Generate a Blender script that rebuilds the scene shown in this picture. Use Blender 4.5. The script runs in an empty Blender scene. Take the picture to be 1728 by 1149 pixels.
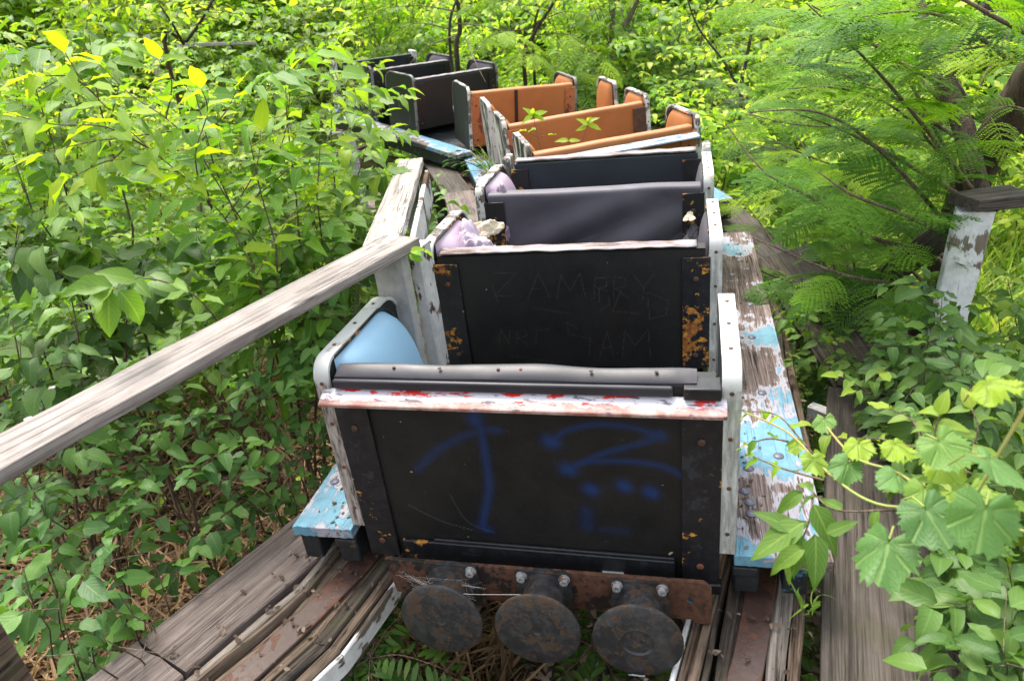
import bpy, bmesh, math, random
import numpy as np
from mathutils import Vector, Matrix, noise as mnoise

random.seed(7)
rs = np.random.RandomState(11)
C = bpy.context.scene.collection
R = math.radians

# ------------------------------------------------------------------ camera
CZ = 2.75                       # camera height above the forest floor
F_PX, IMW, IMH = 1200.0, 1728.0, 1149.0
PITCH, ROLL = R(26.5), R(7.0)
fwd = Vector((0, math.cos(PITCH), -math.sin(PITCH)))
rt0 = Vector((1, 0, 0)); up0 = rt0.cross(fwd)
rt = rt0 * math.cos(ROLL) - up0 * math.sin(ROLL)
up = up0 * math.cos(ROLL) + rt0 * math.sin(ROLL)
cam_d = bpy.data.cameras.new('camera'); cam = bpy.data.objects.new('camera', cam_d); C.objects.link(cam)
m = Matrix((rt, up, -fwd)).transposed().to_4x4(); m.translation = (0, 0, CZ)
cam.matrix_world = m
cam_d.sensor_width = 36; cam_d.lens = 36 * F_PX / IMW
cam_d.clip_start = 0.02; cam_d.clip_end = 500
cam_d.dof.use_dof = True; cam_d.dof.focus_distance = 2.5; cam_d.dof.aperture_fstop = 4.5
sc = bpy.context.scene; sc.camera = cam

# ------------------------------------------------------------------ world, sun, exposure
SUN_EL, SUN_AZ = R(66), R(-20)          # azimuth clockwise from +Y (the way the camera looks)
w = bpy.data.worlds.new('World'); sc.world = w; w.use_nodes = True
nt = w.node_tree; nt.nodes.clear()
sky = nt.nodes.new('ShaderNodeTexSky'); sky.sky_type = 'NISHITA'; sky.sun_disc = False
sky.sun_elevation = SUN_EL; sky.sun_rotation = SUN_AZ; sky.air_density = 1.6; sky.dust_density = 4.0; sky.ozone_density = 0.6
bg = nt.nodes.new('ShaderNodeBackground'); bg.inputs[1].default_value = 0.15
out = nt.nodes.new('ShaderNodeOutputWorld'); hs = nt.nodes.new('ShaderNodeHueSaturation'); hs.inputs['Saturation'].default_value = .38; nt.links.new(sky.outputs[0], hs.inputs['Color']); nt.links.new(hs.outputs[0], bg.inputs[0]); nt.links.new(bg.outputs[0], out.inputs[0])
sd = bpy.data.lights.new('sun', 'SUN'); sd.energy = 1.7; sd.angle = R(22); sd.color = (1, .94, .83)
so = bpy.data.objects.new('sun', sd); C.objects.link(so)
sdir = Vector((math.sin(SUN_AZ) * math.cos(SUN_EL), math.cos(SUN_AZ) * math.cos(SUN_EL), math.sin(SUN_EL)))
so.rotation_euler = sdir.to_track_quat('Z', 'Y').to_euler(); so.location = (0, 0, 12)
sc.view_settings.view_transform = 'Standard'; sc.view_settings.look = 'None'
sc.view_settings.exposure = 1.72; sc.view_settings.gamma = 1

# ------------------------------------------------------------------ helpers: places
def px(x, y, dist):
    """world point seen at photo pixel x, y at the given distance in metres"""
    d = fwd * F_PX + rt * (x - IMW / 2) - up * (y - IMH / 2)
    return Vector((0, 0, CZ)) + d.normalized() * dist
def pz(x, y, z):
    """world point seen at photo pixel x, y on the level z (relative to the camera)"""
    d = fwd * F_PX + rt * (x - IMW / 2) - up * (y - IMH / 2)
    return Vector((0, 0, CZ)) + d * (z / d.z)
def rel(x, y, z): return Vector((x, y, z + CZ))

def tag(o, label=None, cat=None, group=None, kind=None):
    if label: o['label'] = label
    if cat: o['category'] = cat
    if group: o['group'] = group
    if kind: o['kind'] = kind
    return o
def thing(name, label, cat, loc=(0, 0, 0), mat=None, group=None):
    o = bpy.data.objects.new(name, None); C.objects.link(o); o.empty_display_size = .1
    if mat is not None: o.matrix_world = mat
    else: o.location = loc
    o.matrix_basis = o.matrix_basis
    return tag(o, label, cat, group)
def wmat(o):
    mm = o.matrix_basis.copy(); p = o.parent
    while p: mm = p.matrix_basis @ mm; p = p.parent
    return mm
def attach(o, parent, world=None):
    """parent o; world = its world matrix (None: it sits in the parent's own frame)"""
    if parent is not None:
        o.parent = parent
        o.matrix_parent_inverse = Matrix()
        o.matrix_basis = Matrix() if world is None else wmat(parent).inverted() @ world
    elif world is not None: o.matrix_basis = world

class MB:
    def __init__(s): s.v = []; s.f = []; s.sm = []; s.cur = 0; s.mi = []
    def add(s, vs, fs, smooth=False):
        b = len(s.v); s.v += [tuple(v) for v in vs]
        for f in fs: s.f.append(tuple(i + b for i in f)); s.sm.append(smooth); s.mi.append(s.cur)
        return s
    def box(s, a, b, M=None):
        (x0, y0, z0), (x1, y1, z1) = a, b
        vs = [Vector(p) for p in ((x0,y0,z0),(x1,y0,z0),(x1,y1,z0),(x0,y1,z0),(x0,y0,z1),(x1,y0,z1),(x1,y1,z1),(x0,y1,z1))]
        if M is not None: vs = [M @ v for v in vs]
        return s.add(vs, [(0,3,2,1),(4,5,6,7),(0,1,5,4),(1,2,6,5),(2,3,7,6),(3,0,4,7)])
    def tube(s, pts, rad, n=6, cap=True):
        pts = [Vector(p) for p in pts]
        if not hasattr(rad, '__len__'): rad = [rad] * len(pts)
        rings = []; u = None
        for i, p in enumerate(pts):
            t = (pts[min(i + 1, len(pts) - 1)] - pts[max(i - 1, 0)])
            if t.length < 1e-9: t = Vector((0, 0, 1))
            t.normalize()
            if u is None: u = t.orthogonal().normalized()
            else:
                u = u - t * u.dot(t)
                u = u.normalized() if u.length > 1e-6 else t.orthogonal().normalized()
            v = t.cross(u)
            rings.append([p + (u * math.cos(a) + v * math.sin(a)) * rad[i] for a in [2 * math.pi * k / n for k in range(n)]])
        vs = [q for r in rings for q in r]; fs = []
        for i in range(len(pts) - 1):
            for k in range(n): fs.append((i*n+k, i*n+(k+1)%n, (i+1)*n+(k+1)%n, (i+1)*n+k))
        if cap: fs.append(tuple(range(n-1, -1, -1))); fs.append(tuple((len(pts)-1)*n+k for k in range(n)))
        return s.add(vs, fs, True)
    def lathe(s, prof, o, axis, n=32):
        """prof: (distance along axis, radius)"""
        o = Vector(o); a = Vector(axis).normalized(); u = a.orthogonal().normalized(); v = a.cross(u)
        vs = []; fs = []
        for (h, r) in prof:
            for k in range(n):
                t = 2 * math.pi * k / n; vs.append(o + a * h + (u * math.cos(t) + v * math.sin(t)) * r)
        for i in range(len(prof) - 1):
            for k in range(n): fs.append((i*n+k, i*n+(k+1)%n, (i+1)*n+(k+1)%n, (i+1)*n+k))
        fs.append(tuple(range(n-1, -1, -1))); fs.append(tuple((len(prof)-1)*n+k for k in range(n)))
        return s.add(vs, fs, True)
    def grid(s, fn, nu, nv, smooth=True, close=False):
        vs = [fn(i / nu, j / nv) for i in range(nu + 1) for j in range(nv + 1)]
        fs = [(i*(nv+1)+j, (i+1)*(nv+1)+j, (i+1)*(nv+1)+j+1, i*(nv+1)+j+1) for i in range(nu) for j in range(nv)]
        return s.add(vs, fs, smooth)
    def build(s, name, mat, parent=None, world=None, bevel=0, seg=2, solid=0, sharp=35):
        me = bpy.data.meshes.new(name); me.from_pydata(s.v, [], s.f); me.update()
        me.polygons.foreach_set('use_smooth', s.sm)
        bm = bmesh.new(); bm.from_mesh(me); bmesh.ops.recalc_face_normals(bm, faces=bm.faces[:]); bm.to_mesh(me); bm.free()
        me.set_sharp_from_angle(angle=R(sharp))
        for mt_ in (mat if isinstance(mat, (list, tuple)) else [mat]): me.materials.append(mt_)
        if isinstance(mat, (list, tuple)): me.polygons.foreach_set('material_index', s.mi)
        o = bpy.data.objects.new(name, me); C.objects.link(o); attach(o, parent, world)
        if solid:
            d = o.modifiers.new('solid', 'SOLIDIFY'); d.thickness = solid; d.offset = 0
        if bevel:
            d = o.modifiers.new('bevel', 'BEVEL'); d.width = bevel; d.segments = seg; d.limit_method = 'ANGLE'; d.angle_limit = R(40)
        return o

# ------------------------------------------------------------------ helpers: materials
class MT:
    def __init__(s, name):
        s.m = bpy.data.materials.new(name); s.m.use_nodes = True; s.t = s.m.node_tree; s.t.nodes.clear()
        s.out = s.t.nodes.new('ShaderNodeOutputMaterial')
    def n(s, typ, ins={}, **props):
        nd = s.t.nodes.new(typ)
        for k, v in props.items(): setattr(nd, k, v)
        for k, v in ins.items(): s.put(nd.inputs[k], v)
        return nd
    def put(s, sock, v):
        if isinstance(v, bpy.types.NodeSocket): s.t.links.new(v, sock)
        elif isinstance(v, bpy.types.Node): s.t.links.new(v.outputs[0], sock)
        elif hasattr(v, '__len__') and sock.type == 'RGBA' and len(v) == 3: sock.default_value = (*v, 1)
        else: sock.default_value = v
    def obj(s, scale=(1, 1, 1), shift=True):
        tc = s.n('ShaderNodeTexCoord'); v = tc.outputs['Object']
        if shift:
            oi = s.n('ShaderNodeObjectInfo')
            k = s.n('ShaderNodeMath', {0: oi.outputs['Random'], 1: 37.0}, operation='MULTIPLY')
            v = s.n('ShaderNodeVectorMath', {0: v, 1: k}, operation='ADD').outputs[0]
        return s.n('ShaderNodeVectorMath', {0: v, 1: scale}, operation='MULTIPLY').outputs[0]
    def noise(s, vec, scale=5, detail=4, rough=.6, dist=0):
        return s.n('ShaderNodeTexNoise', {'Vector': vec, 'Scale': scale, 'Detail': detail, 'Roughness': rough, 'Distortion': dist}).outputs[0]
    def ramp(s, fac, stops, interp='LINEAR'):
        nd = s.n('ShaderNodeValToRGB', {0: fac}); cr = nd.color_ramp; cr.interpolation = interp
        while len(cr.elements) < len(stops): cr.elements.new(.5)
        for e, (p, c) in zip(cr.elements, stops):
            e.position = p; e.color = (c, c, c, 1) if not hasattr(c, '__len__') else (*c, 1)
        return nd.outputs[0]
    def mix(s, f, a, b, mode='MIX'):
        nd = s.n('ShaderNodeMix', data_type='RGBA', blend_type=mode)
        s.put(nd.inputs[0], f); s.put(nd.inputs[6], a); s.put(nd.inputs[7], b); return nd.outputs[2]
    def math(s, op, a, b=0.0, clamp=False):
        nd = s.n('ShaderNodeMath', {0: a, 1: b}, operation=op); nd.use_clamp = clamp; return nd.outputs[0]
    def bump(s, h, strength=.5, dist=.01, normal=None):
        ins = {'Height': h, 'Strength': strength, 'Distance': dist}
        if normal is not None: ins['Normal'] = normal
        return s.n('ShaderNodeBump', ins).outputs[0]
    def pbr(s, col, rough=.6, metal=0, normal=None, spec=.4, sheen=0):
        ins = {'Base Color': col, 'Roughness': rough, 'Metallic': metal, 'Specular IOR Level': spec}
        if normal is not None: ins['Normal'] = normal
        return s.n('ShaderNodeBsdfPrincipled', ins)
    def done(s, sh): s.put(s.out.inputs[0], sh); return s.m
    def geo(s): return s.n('ShaderNodeNewGeometry')

def wood(name, c0, c1, axis=0, paint=None, keep=.5, under=None, crack=.6, big=1.3, moss=0.0, dkf=.32):
    """weathered board; paint = colour of what paint is left, keep = how much of it"""
    t = MT(name)
    sx = [190, 190, 190]; sx[axis] = 4.5
    v = t.obj(sx); v1 = t.obj((1, 1, 1))
    fine = t.noise(v, 1.0, 8, .7, .35)
    sx2 = [34, 34, 34]; sx2[axis] = .9
    broad = t.noise(t.obj(sx2), 1.0, 5, .6, .8)
    g = t.math('ADD', t.math('MULTIPLY', fine, .6), t.math('MULTIPLY', broad, .4))
    dk = tuple(x * dkf for x in c0)
    col = t.ramp(g, [(.36, dk), (.45, c0), (.60, c1), (.72, tuple(min(1, x * 1.18) for x in c1))])
    blot = t.noise(v1, 4.5, 5, .65)
    col = t.mix(t.math('MULTIPLY', t.ramp(blot, [(.42, 0), (.62, 1)]), .45), col, tuple(x * .55 for x in c0))
    if moss: col = t.mix(t.math('MULTIPLY', t.ramp(t.noise(v1, 9, 6, .7), [(.52, 0), (.66, 1)]), moss), col, (.07, .075, .03))
    h = t.ramp(g, [(.34, 0), (.47, .75), (.7, 1)])
    cv = t.noise(t.obj([26 if i != axis else .9 for i in range(3)]), 1, 3, .55, .3)
    ridge = t.ramp(t.math('ABSOLUTE', t.math('SUBTRACT', cv, .5)), [(.004, 0), (.016, 1)])
    cm = t.ramp(t.noise(v1, 5.5, 3, .5), [(.46, 1), (.56, 0)])
    crk = t.math('MAXIMUM', ridge, cm)
    kn = t.n('ShaderNodeTexVoronoi', {'Vector': t.obj([6.5 if i != axis else 2.0 for i in range(3)]), 'Scale': 1.0, 'Randomness': 1.0}).outputs['Distance']
    knm = t.ramp(t.math('ADD', kn, t.math('MULTIPLY', fine, .05)), [(.075, 1), (.105, .35), (.13, 0)])
    col = t.mix(t.math('MULTIPLY', knm, .75), col, tuple(x * .3 for x in c0))
    col = t.mix(t.math('MULTIPLY', t.math('SUBTRACT', 1, crk), min(1, crack + .35)), col, (.012, .01, .008))
    rough = .85
    if paint is not None:
        patch = t.noise(v1, big * 3.2, 4, .6)
        f2 = t.noise(t.obj([48 if i != axis else 4.5 for i in range(3)]), 1.0, 7, .75)
        k = t.math('ADD', t.math('MULTIPLY', patch, .74), t.math('MULTIPLY', f2, .26))
        e = .5 + (.5 - keep) * .34
        if under is not None:
            mu = t.ramp(k, [(e - .035, 0), (e - .027, 1)])
            col = t.mix(mu, col, under)
        mp = t.ramp(k, [(e, 0), (e + .008, 1)])
        dirt = t.ramp(t.noise(v1, 24, 5, .7), [(.3, .72), (.6, 1)])
        pc = t.mix(1, paint, dirt, 'MULTIPLY')
        col = t.mix(mp, col, pc)
        h = t.math('ADD', t.math('MULTIPLY', h, .6), t.math('MULTIPLY', mp, .5))
        rough = t.math('SUBTRACT', .88, t.math('MULTIPLY', mp, .33))
    nrm = t.bump(h, .8, .0022, t.bump(crk, .7, .004))
    return t.done(t.pbr(col, rough, 0, nrm, .3))

def metal_paint(name, base, rust, amount=.5, hi=None, rough=.45, scale=7, dust=.25, light=None):
    """painted metal or steel with rust where the paint has gone"""
    t = MT(name); v = t.obj()
    n1 = t.noise(v, scale, 7, .68, .3); n2 = t.noise(v, scale * 5, 5, .7)
    k = t.math('ADD', t.math('MULTIPLY', n1, .72), t.math('MULTIPLY', n2, .28))
    e = .5 + (.5 - amount) * .34
    mr = t.ramp(k, [(e, 0), (e + .02, 1)])
    rc = t.ramp(n2, [(.3, tuple(x * .35 for x in rust)), (.5, rust), (.66, hi or rust)])
    b = t.mix(t.math('MULTIPLY', t.ramp(t.noise(v, 30, 4, .8), [(.45, 0), (.7, 1)]), dust), base, tuple(min(1, x * 2.2 + .03) for x in base))
    if light is not None:
        b = t.mix(t.ramp(t.noise(v, scale * 1.7, 6, .7), [(.6, 0), (.61, 1)]), b, light)
    col = t.mix(mr, b, rc)
    ro = t.math('ADD', rough, t.math('MULTIPLY', mr, .35))
    nrm = t.bump(t.math('ADD', t.math('MULTIPLY', mr, -.5), t.math('MULTIPLY', n2, .4)), .5, .003)
    return t.done(t.pbr(col, ro, 0, nrm, .4))

def vinyl(name, base, var=None, rough=.42, wrinkle=0.0, dirt=.4, grain=420, leather=.12):
    t = MT(name); v = t.obj()
    big = t.noise(v, 3.0, 5, .6, .4)
    col = t.mix(t.ramp(big, [(.38, 0), (.66, 1)]), base, var or tuple(x * 1.5 for x in base))
    sp = t.ramp(t.noise(v, 70, 4, .8), [(.60, 0), (.74, 1)])
    col = t.mix(t.math('MULTIPLY', sp, dirt), col, tuple(min(1, x * 1.7 + .035) for x in base))
    gr = t.n('ShaderNodeTexVoronoi', {'Vector': v, 'Scale': grain}).outputs[0]
    nrm = t.bump(gr, leather, .001)
    if wrinkle:
        wv = t.n('ShaderNodeVectorMath', {0: t.obj((1, 1, 1)), 1: (5.0, 2, -7.5)}, operation='MULTIPLY').outputs[0]
        nrm = t.bump(t.noise(wv, .55, 3, .5, .8), wrinkle, .03, nrm)
    ro = t.math('ADD', rough, t.math('MULTIPLY', t.noise(v, 12, 4, .6), .22))
    return t.done(t.pbr(col, ro, 0, nrm, .45))

def leafmat(name, stops, transl=.4, vein=.35, rough=.42, tint=1.35, fine=False, grape=False):
    t = MT(name)
    r = t.n('ShaderNodeAttribute', attribute_name='rnd').outputs['Fac']
    uv = t.n('ShaderNodeAttribute', attribute_name='luv').outputs['Vector']
    s = t.n('ShaderNodeSeparateXYZ', {0: uv})
    col = t.ramp(r, stops)
    oi = t.n('ShaderNodeObjectInfo').outputs['Random']
    col = t.n('ShaderNodeHueSaturation', {'Hue': t.math('ADD', .49, t.math('MULTIPLY', oi, .02)), 'Saturation': 1.0,
              'Value': t.math('ADD', .9, t.math('MULTIPLY', oi, .2)), 'Color': col}).outputs[0]
    nrm = None
    if vein:
        au = t.math('ABSOLUTE', s.outputs[0])
        mid = t.ramp(au, [(.0, 1), (.06, .6), (.11, 0)])
        ph = t.math('SUBTRACT', t.math('MULTIPLY', s.outputs[1], 8.0), t.math('MULTIPLY', au, 2.6))
        fr = t.math('ABSOLUTE', t.math('SUBTRACT', t.math('FRACT', ph), .5))
        side = t.ramp(fr, [(.0, .75), (.09, 0)])
        vv = t.math('MAXIMUM', mid, side)
        col2 = t.mix(t.math('MULTIPLY', vv, vein), col, tuple(min(1, c * 1.25 + .05) for c in stops[-1][1]))
        nrm = t.bump(t.math('SUBTRACT', fr, vv), .22, .0015)
        col = col2
    if grape:      # palmate veins: five main ones from the stalk, side veins off them
        a = t.math('MULTIPLY', s.outputs[0], 180.0); q = s.outputs[1]; best = None
        for c in (0, 52, -52, 108, -108):
            dd = t.math('ABSOLUTE', t.math('SUBTRACT', a, float(c)))
            best = dd if best is None else t.math('MINIMUM', best, dd)
        m1 = t.ramp(t.math('MULTIPLY', best, t.math('ADD', t.math('MULTIPLY', q, .012), .002)), [(.0, 1), (.025, .7), (.05, 0)])
        ph = t.math('FRACT', t.math('SUBTRACT', t.math('MULTIPLY', q, 6.5), t.math('MULTIPLY', best, .085)))
        m2 = t.ramp(t.math('ABSOLUTE', t.math('SUBTRACT', ph, .5)), [(0, .7), (.10, 0)])
        vv = t.math('MAXIMUM', m1, m2)
        col = t.mix(t.math('MULTIPLY', vv, .45), col, (.26, .38, .12))
        nrm = t.bump(t.math('SUBTRACT', 1, vv), .7, .003)
    v = t.obj((1, 1, 1), False)
    sp = t.ramp(t.noise(v, 55, 4, .6), [(.66, 0), (.70, 1)])
    col = t.mix(t.math('MULTIPLY', sp, .35), col, (.20, .17, .05))
    pb = t.pbr(col, rough + .06, 0, nrm, .28)
    tc = t.mix(1, col, (tint, tint * 1.05, .42), 'MULTIPLY')
    tr = t.n('ShaderNodeBsdfTranslucent', {'Color': tc})
    ms = t.n('ShaderNodeMixShader', {0: transl, 1: pb.outputs[0], 2: tr.outputs[0]})
    return t.done(ms.outputs[0])

# ------------------------------------------------------------------ materials
M = {}
M['gray_wood'] = wood('weathered_gray_wood', (.20, .17, .155), (.345, .31, .29), 0, crack=.22, dkf=.5)
M['rail_wood2'] = wood('bleached_painted_wood', (.23, .20, .175), (.42, .385, .36), 0, paint=(.52, .50, .48), keep=.35, crack=.35)
M['deck_wood'] = wood('walkway_wood', (.115, .088, .078), (.20, .163, .148), 0, crack=.18, dkf=.5)
M['dark_wood'] = wood('dark_damp_wood', (.045, .036, .030), (.105, .088, .076), 0, moss=.25, crack=.35, dkf=.45)
M['dark_wood_flecked'] = wood('dark_wood_white_flecks', (.045, .035, .028), (.12, .10, .08), 0, paint=(.62, .62, .62), keep=.1, crack=.8)
M['split_wood'] = wood('split_timber', (.080, .052, .036), (.215, .158, .115), 0, moss=.3, crack=.8)
M['split_pale'] = wood('split_pale_timber', (.14, .115, .095), (.30, .26, .23), 0, crack=.8)
M['split_dark'] = wood('split_dark_timber', (.035, .026, .020), (.10, .08, .062), 0, moss=.4, crack=.85)
M['white_post'] = wood('peeling_white_post', (.16, .13, .10), (.33, .29, .24), 2, paint=(.70, .71, .72), keep=.60, crack=.6)
M['white_side'] = wood('white_painted_side', (.12, .09, .07), (.26, .22, .18), 0, paint=(.62, .61, .60), keep=.62)
M['gray_post'] = wood('pale_gray_painted_post', (.14, .12, .08), (.28, .26, .20), 2, paint=(.36, .35, .335), keep=.80, crack=.4, big=.8)
M['peeled_post'] = wood('rust_peeled_post', (.07, .035, .022), (.16, .09, .06), 2, paint=(.50, .49, .48), keep=.62, big=1.6)
M['blue_deck'] = wood('peeling_blue_deck', (.085, .06, .052), (.25, .20, .19), 1, paint=(.125, .27, .36), keep=.37, under=(.30, .29, .33), crack=.85, big=.8)
M['blue_deck_left'] = wood('peeling_blue_deck_left', (.085, .06, .052), (.25, .20, .19), 1, paint=(.125, .27, .36), keep=.62, under=(.32, .31, .35), crack=.85, big=.8)
M['blue_deck_dark'] = wood('dirty_blue_deck', (.06, .05, .045), (.17, .15, .14), 1, paint=(.10, .24, .38), keep=.55, under=(.30, .30, .33), big=1.0)
M['black_timber'] = metal_paint('black_painted_timber', (.010, .011, .013), (.05, .035, .025), .25, rough=.55, light=(.03, .12, .18))
M['trim_white'] = metal_paint('white_edge_trim', (.42, .42, .41), (.20, .16, .12), .14, hi=(.30, .24, .18), rough=.38, scale=9, dust=.0)
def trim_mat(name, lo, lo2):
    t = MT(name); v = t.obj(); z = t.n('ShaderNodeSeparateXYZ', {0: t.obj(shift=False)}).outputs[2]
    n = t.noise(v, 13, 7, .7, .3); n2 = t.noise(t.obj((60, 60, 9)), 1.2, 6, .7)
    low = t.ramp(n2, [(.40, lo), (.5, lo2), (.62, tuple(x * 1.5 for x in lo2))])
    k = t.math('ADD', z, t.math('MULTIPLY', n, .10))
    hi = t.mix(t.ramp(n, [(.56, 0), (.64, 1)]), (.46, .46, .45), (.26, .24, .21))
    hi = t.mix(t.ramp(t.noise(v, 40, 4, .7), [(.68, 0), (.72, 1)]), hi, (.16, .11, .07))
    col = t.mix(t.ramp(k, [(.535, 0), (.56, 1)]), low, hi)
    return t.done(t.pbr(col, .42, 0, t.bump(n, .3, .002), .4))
M['trim_right'] = trim_mat('white_trim_shaded_leg', (.24, .24, .22), (.33, .33, .31))  # leg coloured grayer for the weaker light on the rear face
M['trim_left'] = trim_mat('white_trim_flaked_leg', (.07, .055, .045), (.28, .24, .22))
M['trim_peeled'] = wood('peeled_edge', (.10, .085, .075), (.30, .27, .25), 2, paint=(.60, .58, .55), keep=.5, big=3)
M['trim_dull'] = metal_paint('dull_dark_edge', (.16, .165, .155), (.06, .045, .035), .45, rough=.45, scale=14, dust=.3)
M['trim_gray'] = metal_paint('gray_metal_edge', (.30, .30, .285), (.16, .13, .10), .2, rough=.4, scale=12, dust=.2)
M['black_panel'] = vinyl('black_panel', (.005, .0045, .004), (.009, .0075, .007), .5, dirt=.2)
M['black_vinyl'] = vinyl('black_vinyl', (.005, .005, .0068), (.0085, .0085, .011), .42, dirt=.2, leather=.2)
M['roll_vinyl'] = vinyl('black_vinyl_roll', (.013, .012, .017), (.026, .024, .032), .36, wrinkle=.25)
M['mauve_vinyl'] = vinyl('mauve_gray_vinyl', (.058, .052, .066), (.085, .076, .096), .46, dirt=.3)
M['mauve_pad'] = vinyl('torn_mauve_pad', (.30, .20, .29), (.42, .34, .42), .38, wrinkle=.3)
M['navy_vinyl'] = vinyl('navy_vinyl', (.008, .011, .016), (.014, .020, .028), .4)
M['blue_pad'] = vinyl('pale_blue_pad', (.20, .36, .50), (.24, .40, .54), .36, dirt=.15, leather=.04)
M['orange_vinyl'] = vinyl('orange_vinyl', (.30, .105, .026), (.37, .135, .04), .46, dirt=.35, leather=.1)
M['orange_edge'] = vinyl('sunbleached_orange_edge', (.50, .22, .09), (.58, .30, .15), .45, dirt=.2)
M['orange_metal'] = metal_paint('orange_brown_bracket', (.33, .10, .035), (.10, .03, .015), .42, hi=(.2, .06, .03), rough=.5)
M['bracket'] = metal_paint('black_bracket_rust', (.009, .009, .011), (.26, .10, .02), .24, hi=(.50, .24, .02), rough=.4, scale=7, light=(.022, .024, .03))
M['bracket_rust'] = metal_paint('black_bracket_more_rust', (.009, .009, .011), (.26, .09, .02), .33, hi=(.55, .27, .02), rough=.4, scale=9)
M['rust_brown'] = metal_paint('rusty_brown_bracket', (.06, .028, .018), (.14, .05, .025), .5, rough=.6)
M['foam'] = vinyl('dirty_foam', (.50, .42, .30), (.66, .58, .45), .9, dirt=.3)
M['lip'] = None
M['strap'] = metal_paint('steel_running_strap', (.055, .030, .024), (.085, .034, .020), .45, hi=(.11, .04, .022), rough=.38, scale=4, dust=.3)
M['beam'] = metal_paint('rusty_buffer_beam', (.018, .013, .011), (.085, .036, .020), .60, hi=(.12, .05, .028), rough=.55, scale=8)
M['disc'] = metal_paint('buffer_disc_face', (.021, .020, .021), (.048, .029, .018), .42, hi=(.06, .036, .02), rough=.42, scale=16, dust=.6)
M['bolt'] = metal_paint('zinc_bolt', (.26, .255, .255), (.16, .09, .055), .38, rough=.38, scale=40)
M['dark_bolt'] = metal_paint('old_bolt', (.10, .10, .14), (.12, .06, .04), .3, rough=.35, scale=30)
M['twig'] = wood('bark', (.09, .06, .042), (.23, .17, .12), 2, crack=.2)
M['bark_gray'] = wood('gray_bark', (.10, .075, .055), (.26, .21, .17), 2, crack=.5)
M['bark_dark'] = wood('dark_bark', (.03, .021, .014), (.095, .068, .046), 2, crack=.7)
M['twig_red'] = vinyl('reddish_twig', (.13, .065, .035), (.2, .12, .06), .6)
M['vine_stem'] = vinyl('vine_stem', (.30, .20, .05), (.2, .26, .06), .5)
M['straw'] = leafmat('dry_straw', [(0, (.06, .035, .018)), (.5, (.17, .105, .05)), (1, (.34, .23, .12))], .2, 0, .7)
M['litter'] = leafmat('dead_leaves', [(0, (.035, .022, .014)), (.6, (.10, .07, .05)), (1, (.24, .18, .13))], .1, .2, .7)
def lip_mat():
    t = MT('red_white_flaking_lip'); v = t.obj(); sp = t.n('ShaderNodeSeparateXYZ', {0: t.obj(shift=False)})
    n1 = t.noise(v, 14, 7, .7, .5); n2 = t.noise(t.obj((9, 30, 30)), 1.4, 7, .75, .4)
    base = t.ramp(n1, [(.40, (.22, .09, .07)), (.5, (.30, .17, .15)), (.62, (.36, .27, .25))])
    yb = t.math('MULTIPLY', t.math('ADD', sp.outputs[1], .060), 8.5)     # more paint near the seat, bare towards the free edge
    k = t.math('ADD', n2, yb)
    wh = t.ramp(k, [(.52, 0), (.535, 1)])
    col = t.mix(wh, base, (.48, .46, .50))
    rd = t.ramp(t.math('ADD', t.noise(t.obj((7, 22, 22)), 1.6, 6, .7), t.math('MULTIPLY', yb, .35)), [(.625, 0), (.64, 1)])
    col = t.mix(rd, col, (.58, .03, .02))
    bk = t.ramp(t.noise(t.obj((16, 60, 60)), 1.0, 4, .7), [(.59, 0), (.61, 1)])
    col = t.mix(t.math('MULTIPLY', bk, .8), col, (.03, .028, .05))
    return t.done(t.pbr(col, .48, 0, t.bump(t.math('ADD', wh, rd), .5, .002), .4))
M['lip'] = lip_mat()
def lip_blue_mat():
    t = MT('blue_white_lip'); v = t.obj((5, 40, 40))
    col = t.ramp(t.noise(v, 1, 6, .7), [(.40, (.08, .12, .2)), (.48, (.32, .42, .58)), (.6, (.55, .58, .66))])
    return t.done(t.pbr(col, .4, 0, None, .4))
M['lip_blue'] = lip_blue_mat()
def torn_top_mat():
    t = MT('torn_seat_top'); v = t.obj((6, 30, 30))
    col = t.ramp(t.noise(v, 1, 7, .75, .3), [(.34, (.03, .025, .025)), (.43, (.16, .10, .075)), (.50, (.20, .19, .22)), (.60, (.26, .23, .21)), (.68, (.40, .39, .40))])
    return t.done(t.pbr(col, .7, 0, t.bump(t.noise(v, 1, 6, .7), .6, .004), .3))
M['torn_top'] = torn_top_mat()
def side_mat(name, pal, keep):
    t = MT(name); v = t.obj((1, 1, .35))
    n = t.noise(v, 9, 6, .65, .3)
    col = t.mix(t.ramp(n, [(1 - keep, 0), (1 - keep + .012, 1)]), (.012, .014, .012), pal)
    return t.done(t.pbr(col, .55, 0, t.bump(n, .3, .003), .4))
M['side_dark'] = side_mat('dark_side_panel', (.05, .05, .045), .38)
M['side_flaked'] = side_mat('flaked_side_panel', (.40, .37, .33), .50)
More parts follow.
